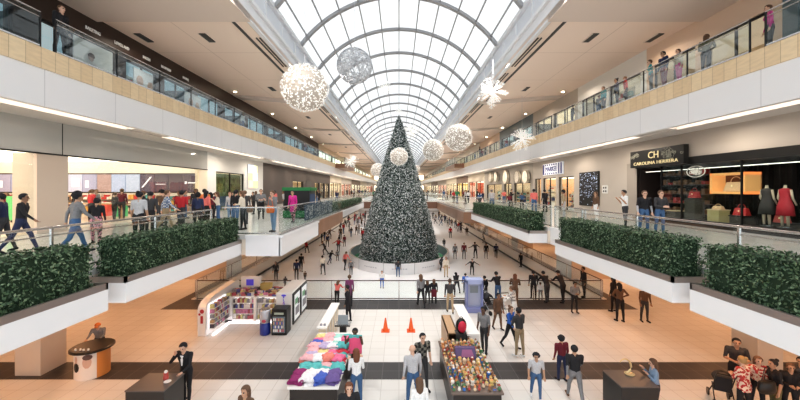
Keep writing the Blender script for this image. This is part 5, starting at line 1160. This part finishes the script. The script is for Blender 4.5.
def garment(seed):
    r_ = random.Random(seed); b = MB(); n = 9; top = []; L, Wd, Hh = .21, .17, r_.uniform(.05, .09)
    for i in range(n):
        for j in range(n):
            u_, v_ = i / (n - 1) * 2 - 1, j / (n - 1) * 2 - 1; e = max(0, 1 - max(abs(u_), abs(v_)) ** 5)
            top.append((u_ * L * (1 + .08 * math.sin(v_ * 5 + seed)), v_ * Wd * (1 + .1 * math.sin(u_ * 4 + seed)), Hh * (.25 + .75 * e) + .018 * math.sin(u_ * 7 + seed) * math.sin(v_ * 6 + seed * 2)))
    fs = [(i * n + j, (i + 1) * n + j, (i + 1) * n + j + 1, i * n + j + 1) for i in range(n - 1) for j in range(n - 1)]
    b._add(top, fs, 0); bt = [(x, y, 0) for x, y, _ in top]; b._add(bt, [f[::-1] for f in fs], 0)
    edge = [j for j in range(n)] + [i * n + n - 1 for i in range(1, n)] + [(n - 1) * n + j for j in range(n - 2, -1, -1)] + [i * n for i in range(n - 2, 0, -1)]
    N2 = n * n; q = len(edge); b.f += [(edge[a], edge[(a + 1) % q], edge[(a + 1) % q] + N2, edge[a] + N2) for a in range(q)]; b.m += [0] * q
    me = bpy.data.meshes.new('folded_garment'); me.from_pydata(b.v, [], b.f); me.materials.append(None); me.polygons.foreach_set('use_smooth', [True] * len(b.f)); return me
GM = [garment(i) for i in range(6)]
GC = dict(white=(.82, .80, .82), pink=(.75, .18, .32), blush=(.80, .45, .48), coral=(.78, .25, .20), plum=(.26, .03, .14), purple=(.16, .11, .30), blue=(.08, .14, .50), teal=(.12, .48, .48), mint=(.40, .68, .62), lilac=(.50, .42, .62), red=(.60, .05, .08), yellow=(.75, .65, .30), navy=(.05, .06, .18), grey=(.5, .5, .52))
rnd = random.Random(21); bycol = {}
for row in range(11):
    for colu in range(4):
        for lay in range(2 if row in (0, 1, 4, 7) else 1):
            y = 9.48 + row * .285; x = -2.78 + colu * .31 + rnd.uniform(-.03, .03)
            if row < 2: cn = ['plum', 'white', 'blue', 'purple'][colu] if row == 0 else ['plum', 'white', 'white', 'purple'][colu]
            elif row < 4: cn = rnd.choice(('blush', 'white', 'coral', 'teal', 'lilac')) if colu < 3 else 'teal'
            else: cn = rnd.choice(('pink', 'blush', 'coral', 'white', 'yellow', 'mint', 'lilac', 'blue', 'white')) if colu < 3 else rnd.choice(('red', 'pink', 'coral', 'teal'))
            o = bpy.data.objects.new('folded_garment', rnd.choice(GM)); COL.objects.link(o); o.location = (x, y, .9 + lay * .09); o.rotation_euler = (rnd.uniform(-.12, .12), 0, rnd.uniform(-.5, .5) + (1.57 if rnd.random() < .3 else 0)); o.scale = (1, 1, rnd.uniform(.9, 1.7))
            o.material_slots[0].link = 'OBJECT'; o.material_slots[0].material = mat('garment_' + cn, GC[cn], .85, noise=.15, nscale=14)
            end = 'near end' if row < 3 else ('middle' if row < 7 else 'far end')
            tag(o, '%s folded garment in the heap at the %s of the clothing stall' % (cn, end), 'clothing', '%s clothes at the %s of the stall' % (cn, end))
g = MB(); 
pts = []
for i in range(7):
    for j in range(9): pts.append((-.20 + i * .067 + .0, .012 * math.sin(i * 1.9 + j * .5), -j * .065))
g._add(pts, [(i * 9 + j, (i + 1) * 9 + j, (i + 1) * 9 + j + 1, i * 9 + j + 1) for i in range(6) for j in range(8)], 0)
o = g.build('held_garment', mat('garment_hotpink', (.80, .12, .25), .8), loc=(-1.40, 11.12, 1.42), smooth=True); o.modifiers.new('s', 'SOLIDIFY').thickness = .02
b = MB().box(-.21, .21, -.02, .02, -.02, .07); b.build('teal_waistband', mat('garment_teal', (.12, .48, .48), .8), o, world=False)
tag(o, 'bright pink garment with teal top edge held up beside the clothing stall', 'clothing')

# toy stall
s3 = thing('stall_table', 'dark sided stall table crowded with small bright figurines', 'stall', (2.05, 10.6, 0))
MB().box(1.43, 2.70, 9.08, 12.1, 0, .80).build('dark_base', mat('stall_base', (.035, .028, .025), .4), s3); MB().box(1.38, 2.75, 9.02, 12.15, .80, .86).build('brown_top', mat('stall_top', (.16, .12, .10), .4), s3, bevel=.01)
s4 = thing('sales_counter', 'tall white topped counter behind the figurine stall', 'counter', (2.65, 13.8, 0))
MB().box(2.42, 2.86, 12.2, 15.4, 1.0, 1.07).build('top', KW, s4); MB().box(2.5, 2.84, 12.25, 15.35, 0, 1.0).build('body', KW, s4)
MB().box(2.05, 2.45, 12.3, 12.75, 0, 1.0).build('end_cabinet', M['darkgrey'], s4)
sh = thing('display_shelf', 'narrow wooden shelf unit left of the white counter of the figurine stall', 'shelf', (1.95, 13.2, 0))
MB().box(1.75, 1.79, 12.5, 14.3, 0, .98).box(2.1, 2.14, 12.5, 14.3, 0, .98).build('side_panel', mat('oak_table', (.48, .30, .17), .4), sh)
MB().box(1.75, 2.14, 12.5, 14.3, .1, .14).box(1.75, 2.14, 12.5, 14.3, .55, .59).box(1.75, 2.14, 12.5, 14.3, .94, .98).build('shelf', mat('oak_table', (.48, .30, .17), .4), sh)
def figurine(kind):
    b = MB()
    if kind == 0: b.lathe((0, 0, 0), [(.035, 0), (.045, .03), (.03, .08)], 10, 0).ball((0, 0, .105), .032, nu=10, nv=7, m=1).lathe((0, 0, .125), [(.03, 0), (.002, .06)], 10, 2)
    if kind == 1: b.box(-.04, .04, -.03, .03, 0, .07, 0).lathe((0, 0, .07), [(.05, 0), (.002, .05)], 4, 2).box(-.012, .012, -.035, -.03, 0, .03, 1)
    if kind == 2: b.ball((0, 0, .045), .045, nu=10, nv=7, m=0).ball((0, 0, .11), .03, nu=10, nv=7, m=0).box(-.028, .028, -.028, .028, .13, .14, 2).cyl(0, 0, .14, .17, .018, n=8, m=2).ball((0, -.028, .11), .006, nu=6, nv=4, m=1)
    if kind == 3: b.lathe((0, 0, 0), [(.05, 0), (.05, .02), (.015, .03), (.045, .06), (.055, .10), (.05, .13)], 12, 0).ball((0, 0, .12), .04, nu=8, nv=6, m=1)
    me = bpy.data.meshes.new('figurine'); me.from_pydata(b.v, [], b.f)
    for _ in range(3): me.materials.append(None)
    me.polygons.foreach_set('material_index', b.m); return me
FK = ['figure with pointed hat', 'little house', 'round snowman like ball figure', 'footed cup filled with sweets']; FMs = [figurine(i) for i in range(4)]
FC = dict(white=(.85, .80, .74), orange=(.72, .34, .14), yellow=(.78, .60, .25), red=(.45, .08, .07), green=(.10, .24, .12), blue=(.06, .20, .55), cream=(.82, .66, .48), brown=(.30, .15, .08))
rnd = random.Random(4)
for row in range(23):
    for c_ in range(10):
        y = 9.14 + row * .128; x = 1.47 + c_ * .133
        if 1.75 < x < 2.45 and 10.75 < y < 11.2: continue
        if rnd.random() < .06: continue
        ki = rnd.randrange(4); cn = rnd.choice(('white', 'orange', 'yellow', 'cream', 'cream', 'white', 'red', 'orange', 'brown')) if not (x < 1.85 and row < 9) else rnd.choice(('blue', 'white', 'blue', 'green', 'orange'))
        if x > 2.5: cn = rnd.choice(('green', 'yellow', 'blue', 'brown', 'white'))
        o = bpy.data.objects.new(['hat_figurine', 'toy_house', 'snow_figurine', 'sweet_cup'][ki], FMs[ki]); COL.objects.link(o); sc = rnd.uniform(.75, 1.15); o.location = (x + rnd.uniform(-.015, .015), y, .861); o.scale = (sc, sc, sc); o.rotation_euler = (0, 0, rnd.uniform(-.6, .6))
        for i, m in enumerate((cn, rnd.choice(('white', 'cream', 'orange')), rnd.choice(('red', 'orange', 'green', 'yellow', 'brown')))): o.material_slots[i].link = 'OBJECT'; o.material_slots[i].material = mat('toy_' + m, FC[m], .45)
        end = 'near' if row < 8 else ('middle' if row < 15 else 'far'); sd = 'left' if c_ < 5 else 'right'
        tag(o, '%s %s on the %s %s part of the figurine stall' % (cn, FK[ki], end, sd), 'figurine', '%s %s, %s %s of the stall' % (cn, FK[ki], end, sd))
pb = thing('picture_box', 'purple and blue printed box lying among the figurines', 'box', (2.1, 10.97, .86))
MB()._add([(1.78, 10.8, .87), (2.42, 10.8, .87), (2.42, 11.1, .87), (1.78, 11.1, .87), (1.78, 10.95, 1.16), (2.42, 10.95, 1.16), (2.42, 11.1, 1.16), (1.78, 11.1, 1.16)], [(0, 3, 2, 1), (4, 5, 6, 7), (0, 1, 5, 4), (1, 2, 6, 5), (2, 3, 7, 6), (3, 0, 4, 7)], 0).build('box_body', mat('box_purple', (.10, .06, .16), .4), pb)
MB()._add([(1.95, 10.81, .93), (2.36, 10.81, .93), (2.3, 10.93, 1.12), (2.0, 10.93, 1.12)], [(0, 1, 2, 3)], 0).build('printed_panel', mat('print_redblue', (.30, .10, .22), .4), pb)
bp = thing('backpack', 'red and black backpack leaning at the front of the white counter', 'bag', (2.25, 12.45, 1.0))
MB().ball((2.25, 12.5, 1.26), .20, .14, .27, 14, 10).build('shell', M['black'], bp, smooth=True); MB().ball((2.27, 12.40, 1.24), .15, .08, .21, 12, 8).build('red_pocket', mat('bag_red', (.60, .03, .07), .5), bp, smooth=True); MB().tube([(2.25 + .06 * math.cos(a), 12.5, 1.5 + .07 * math.sin(a)) for a in [math.pi * q / 6 for q in range(7)]], .012, 5).build('grab_loop', M['black'], bp)

# plinths, ornament, cones
for nm, x0, x1, y0, y1, H_ in (('left', -6.92, -5.95, 8.72, 9.55, 1.1), ('right', 5.74, 6.70, 8.9, 9.72, 1.1)):
    t = thing('dark_plinth', 'square charcoal plinth on the %s side of the lower concourse' % nm, 'plinth', ((x0 + x1) / 2, (y0 + y1) / 2, 0))
    MB().box(x0, x1, y0, y1, 0, H_ - .03).build('body', mat('plinth_charcoal', (.030, .028, .027), .4), t, bevel=.008); MB().box(x0 - .01, x1 + .01, y0 - .01, y1 + .01, H_ - .03, H_).build('top', mat('plinth_top_grey', (.13, .11, .10), .35), t)
t = thing('gift_figure', 'small red and white figure standing on the left dark plinth', 'figurine', (-6.25, 9.25, 1.1))
MB().lathe((0, 0, 0), [(.06, 0), (.07, .05), (.05, .14), (.06, .17)], 12).build('red_body', mat('toy_red', FC['red'], .5), t, world=False); MB().ball((0, 0, .20), .045, nu=10, nv=7).build('white_top', KW, t, world=False)
tag(MB().lathe((-6.12, 9.12, 1.1), [(.07, 0), (.09, .012), (.09, .02)], 16).build('saucer', KW), 'small white saucer on the left dark plinth', 'dish')
t = thing('gold_ornament', 'curved pale gold ornament on the right dark plinth', 'ornament', (6.35, 9.5, 1.1))
MB().lathe((0, 0, 0), [(.12, 0), (.13, .02), (.05, .04)], 16).build('foot', mat('pale_gold', (.75, .60, .34), .35, .3), t, world=False)
MB().tube([(-.13 + .17 * math.cos(a), 0, .22 + .2 * math.sin(a)) for a in [math.pi * (-.45 + q * .14) for q in range(10)]], .035, 8, r1=.015).build('curved_stem', mat('pale_gold', (.75, .60, .34), .35, .3), t, world=False)
for u, v, nm in ((385.5, 331, 'left'), (411, 331, 'right')):
    x, y, _ = P(u, v, 0); t = thing('traffic_cone', 'orange traffic cone on the pale floor, the %s of the pair' % nm, 'cone', (x, y, 0))
    OR_ = mat('cone_orange', (.85, .14, .03), .5)
    MB().box(-.18, .18, -.18, .18, 0, .035).build('base', OR_, t, world=False, bevel=.01); MB().lathe((0, 0, .035), [(.125, 0), (.11, .03), (.03, .53), (.025, .54)], 18).build('body', OR_, t, world=False, smooth=True)

# round counter at the left
t = thing('round_counter', 'round counter', 'counter', (-10.3, 11.6, 0))
t['label'] = 'round black topped counter wrapped in a white and orange printed panel'
b = MB(); N = 40; RX = .47
for i in range(N):
    a0, a1 = 2 * math.pi * i / N, 2 * math.pi * (i + 1) / N; m = 0 if -2.5 < ((a0 + math.pi) % (2 * math.pi)) - math.pi < -.75 else 1
    b.quad((RX * math.cos(a0), RX * math.sin(a0), 0), (RX * math.cos(a1), RX * math.sin(a1), 0), (RX * math.cos(a1), RX * math.sin(a1), .88), (RX * math.cos(a0), RX * math.sin(a0), .88), m)
b.build('printed_panel', [mat('panel_white', (.80, .74, .70), .5), mat('panel_orange', (.70, .28, .08), .5)], t, world=False)
MB().lathe((0, 0, 0), [(.56, .86), (.60, .88), (.60, .93), (.57, .95)], 40).build('black_top', M['black'], t, world=False)
def onpanel(a, z, w1, h1, m, rr=.48, nn=10):
    b = MB()
    for q in range(nn): 
        t0, t1 = 2 * math.pi * q / nn, 2 * math.pi * (q + 1) / nn; P_ = lambda s_, k_: ((rr) * math.cos(a + k_ * w1 * math.cos(s_)), rr * math.sin(a + k_ * w1 * math.cos(s_)), z + k_ * h1 * math.sin(s_))
        b.tri(P_(0, 0), P_(t0, 1), P_(t1, 1))
    return b
onpanel(-1.15, .58, .26, .2, 0).build('printed_face', mat('print_skin', (.62, .42, .34), .6), t, world=False)
onpanel(-1.12, .74, .28, .09, 0, .485).build('printed_hair', mat('print_brown', (.14, .08, .07), .6), t, world=False)
onpanel(-1.85, .42, .24, .16, 0).build('printed_jacket', M['black'], t, world=False)
onpanel(-1.85, .66, .11, .12, 0).build('printed_small_face', mat('print_skin', (.62, .42, .34), .6), t, world=False)
for i in range(4): tag(MB().lathe((-10.5 + i * .13, 11.2 + .03 * (i % 2), .95), [(.03, 0), (.03, .05), (.02, .06)], 8).build('sample_jar', KW), 'tiny white sample jar on the round black counter', 'jar', 'sample jars on the round black counter')

# lavender machine, pushchairs by the railing, bags
x, y, _ = P(474, 311.5, 0); t = thing('rental_machine', 'tall lavender and white rental machine standing near the rink railing', 'machine', (x, y, 0))
LV = mat('lavender_shell', (.24, .27, .50), .4); MB().box(-.42, .42, -.25, .3, 0, .25).build('base', LV, t, world=False, bevel=.03); MB().box(-.42, -.34, -.2, .25, .25, 1.6).build('side_post', LV, t, world=False); MB().box(.34, .42, -.2, .25, .25, 1.6).build('side_post', LV, t, world=False)
MB().box(-.42, .42, -.2, .25, 1.42, 1.68).build('header', mat('machine_header', (.40, .46, .70), .4), t, world=False, bevel=.03); MB().box(-.34, .34, .0, .2, .25, 1.42).build('panel', mat('machine_panel', (.45, .48, .60), .4), t, world=False)
MB().box(-.2, .2, -.03, .0, .95, 1.3).build('screen', mat('till_screen', (.25, .28, .30), .3), t, world=False)
def pushchair(x, y, rz, fab, label, fr=None):
    fr = fr or M['steel']
    t = thing('pushchair', label, 'pushchair', (x, y, 0), rz)
    MB().tube([(-.22, -.35, .12), (-.2, .1, .55), (-.2, .42, 1.0)], .016, 6).tube([(.22, -.35, .12), (.2, .1, .55), (.2, .42, 1.0)], .016, 6).tube([(-.22, .35, .12), (-.2, -.05, .55)], .016, 6).tube([(.22, .35, .12), (.2, -.05, .55)], .016, 6).build('frame', fr, t, world=False)
    MB().tube([(-.2, .42, 1.0), (.2, .42, 1.0)], .022, 8).build('handle', M['black'], t, world=False)
    MB()._add([(-.18, -.15, .42), (.18, -.15, .42), (.18, .1, .38), (-.18, .1, .38), (-.18, .25, .85), (.18, .25, .85), (.18, .2, .88), (-.18, .2, .88), (-.18, .04, .46), (.18, .04, .46)], [(0, 1, 2, 3), (2, 3, 4, 5), (4, 5, 6, 7), (6, 7, 8, 9), (8, 9, 1, 0), (0, 3, 4, 7, 8), (1, 2, 5, 6, 9)], 0).build('seat', fab, t, world=False)
    vs = []; 
    for j in range(6):
        for k_ in range(9): a = math.pi * k_ / 8; ph = .1 + j * .26; vs.append((.21 * math.cos(a), .18 - .34 * math.sin(ph) * 1.0 + .05, .72 + .26 * math.sin(a) * (1 if j < 5 else .9) * math.cos(ph * .6)))
    MB()._add(vs, [(j * 9 + k_, j * 9 + k_ + 1, (j + 1) * 9 + k_ + 1, (j + 1) * 9 + k_) for j in range(5) for k_ in range(8)], 0).build('hood', fab, t, world=False)
    for sx in (-.23, .23):
        for sy in (-.35, .35): MB().tube([(sx - .02, sy, .11), (sx + .02, sy, .11)], .11, 14).build('wheel', M['black'], t, world=False)
pushchair(4.5, 17.3, 30, mat('pram_black', (.03, .03, .035), .7), 'black pushchair parked between the lavender machine and the man in black'); pushchair(4.2, 18.4, -40, mat('pram_grey', (.22, .23, .26), .7), 'grey pushchair behind the black one at the railing')
pushchair(5.35, 16.85, 10, mat('pram_white', (.72, .70, .68), .7), 'white cart pushed by the woman in striped knit'); pushchair(9.35, 10.0, 150, mat('pram_black', (.03, .03, .035), .7), 'dark pushchair at the left of the lower right group', M['darkmetal'])
def hangbag(x, y, z, w1, h1, m, label):
    t = thing('shoulder_bag', label, 'bag', (x, y, z)); MB().lathe((0, 0, 0), [(w1 * .4, 0), (w1 * .5, h1 * .3), (w1 * .42, h1 * .9), (w1 * .3, h1)], 12, sy=.45).build('bag_body', m, t, world=False, smooth=True)
    MB().tube([(-w1 * .3, 0, h1 * .95), (-w1 * .1, 0, h1 + .35), (w1 * .1, 0, h1 + .35), (w1 * .3, 0, h1 * .95)], .012, 5).build('strap', m, t, world=False)
hangbag(-5.1, 13.68, 5.25, .34, .28, mat('bag_orange', (.65, .16, .04), .5), 'orange bag carried in front by the man in grey hoodie')
hangbag(-6.35, 14.7, 5.2, .3, .3, mat('bag_brown', (.16, .09, .05), .5), 'brown shoulder bag of the woman in cream')
hangbag(9.65, 9.05, .85, .5, .32, M['black'], 'large black shoulder bag in the lower right group')
hangbag(2.55, 17.18, 1.05, .3, .38, M['darkgrey'], 'dark backpack on the woman facing the rink by the counter')
